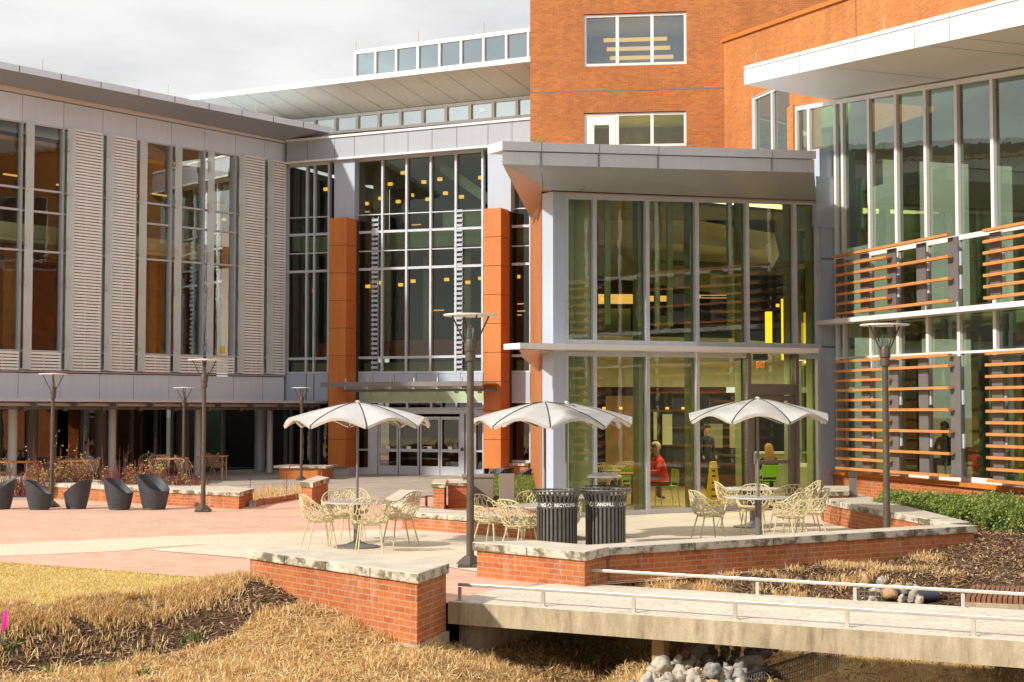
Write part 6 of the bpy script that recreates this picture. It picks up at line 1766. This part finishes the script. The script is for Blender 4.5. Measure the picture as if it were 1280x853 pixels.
# green bank blades
gg, gh2 = [], []
for _ in range(9000):
    a_, b_ = rn.random(), rn.random(); e0 = lw2[0].lerp(lw2[1], a_); e1 = lw2[3].lerp(lw2[2], a_); p = e0.lerp(e1, b_); gg.append((p.x,p.y,.05+.33*b_)); gh2.append(rn.uniform(.03,.07))
M['green_blade'] = leafmat('green_blades', [(0,(.10,.15,.02)),(1,(.32,.38,.08))], .3)
blades('green_grass', gg, gh2, M['green_blade'], .01, .4, label='small patch of fresh green grass behind the taupe boxes', cat='grass')
# ============================================================ TREES (behind the camera, seen in the glass) and one by the left wing
def tree(label, x, y, h, r, group, seed):
    rn = random.Random(seed); t = thing('leafy_tree', label, 'tree', (x,y,-1.6), group=group)
    m = MB(); m.tube([(x,y,-1.6),(x+.2,y,h*.3),(x,y+.1,h*.7)], [.35,.25,.1], 8)
    tips = []
    for k in range(14):
        a = rn.uniform(0,6.28); z0 = h*rn.uniform(.25,.65); e = Vector((x+math.cos(a)*r*rn.uniform(.5,.9), y+math.sin(a)*r*rn.uniform(.5,.9), z0+h*rn.uniform(.1,.3)))
        m.tube([(x,y,z0),((x+e.x)/2,(y+e.y)/2,z0+h*.08),e], [.1,.06,.02], 5); tips.append(e)
    m.build('trunk', M['twig'], t); m = MB()
    for e in tips+[Vector((x,y,h*.85))]: leaf_blob(m, e, r*.38, 420, .22, rn)
    m.build('crown', M['tree_leaf'], t)
for k, (x, y, h, r) in enumerate(((-24,-14,13,5),(-8,-26,15,6),(9,-30,14,6),(24,-22,14,5.5),(40,-8,13,5.5),(-38,4,14,6))):
    tree('tall green tree standing behind the viewpoint across the lawn', x, y, h, r, 'trees across the lawn behind the viewpoint', k)
# ============================================================ LIGHT, SKY, CAMERA
SUN_DIR = Vector((-.83,-.56,0)).normalized(); EL = R(33)
sd = Vector((SUN_DIR.x*math.cos(EL), SUN_DIR.y*math.cos(EL), math.sin(EL)))
sun = bpy.data.lights.new('sun', 'SUN'); sun.energy = 4.8; sun.angle = R(2.0); sun.color = (1,.935,.84)
so = bpy.data.objects.new('sun', sun); COL.objects.link(so); so.rotation_euler = sd.to_track_quat('Z','Y').to_euler(); so.location = (-20,-10,30)
w = bpy.data.worlds.new('World'); SC.world = w; w.use_nodes = True
nt = w.node_tree; nt.nodes.clear()
wo = nt.nodes.new('ShaderNodeOutputWorld')
sky = nt.nodes.new('ShaderNodeTexSky'); sky.sky_type = 'NISHITA'; sky.sun_disc = False; sky.sun_elevation = EL; sky.sun_rotation = math.atan2(sd.x, sd.y)
bg1 = nt.nodes.new('ShaderNodeBackground'); lk(nt, sky.outputs[0], bg1.inputs[0]); bg1.inputs[1].default_value = .09
tc = coord(nt, 'Generated')
n1 = noisen(nt, mapping(nt, tc, (1,1,3.2)), 3.1, 7, .55)
cc = ramp(nt, n1, [(.34,(.56,.55,.56)),(.46,(.72,.71,.705)),(.58,(.86,.845,.83))])
bg2 = nt.nodes.new('ShaderNodeBackground'); lk(nt, cc, bg2.inputs[0]); bg2.inputs[1].default_value = 1.22
mx = nt.nodes.new('ShaderNodeMixShader'); mx.inputs[0].default_value = .88
lk(nt, bg1.outputs[0], mx.inputs[1]); lk(nt, bg2.outputs[0], mx.inputs[2]); lk(nt, mx.outputs[0], wo.inputs[0])
cam = bpy.data.cameras.new('camera'); co = bpy.data.objects.new('camera', cam); COL.objects.link(co)
cam.sensor_width = 36; cam.lens = 36*FOC/1280; cam.clip_end = 3000; cam.clip_start = .1
co.location = (0,0,CAMZ); co.rotation_euler = (R(90)+PIT,0,0); SC.camera = co
SC.view_settings.view_transform = 'Standard'; SC.view_settings.look = 'None'; SC.view_settings.exposure = 0; SC.view_settings.gamma = 1
SC.cycles.max_bounces = 8; SC.cycles.transparent_max_bounces = 24; SC.cycles.diffuse_bounces = 4; SC.cycles.glossy_bounces = 3
SC.cycles.sample_clamp_indirect = 4; SC.cycles.caustics_reflective = False; SC.cycles.caustics_refractive = False
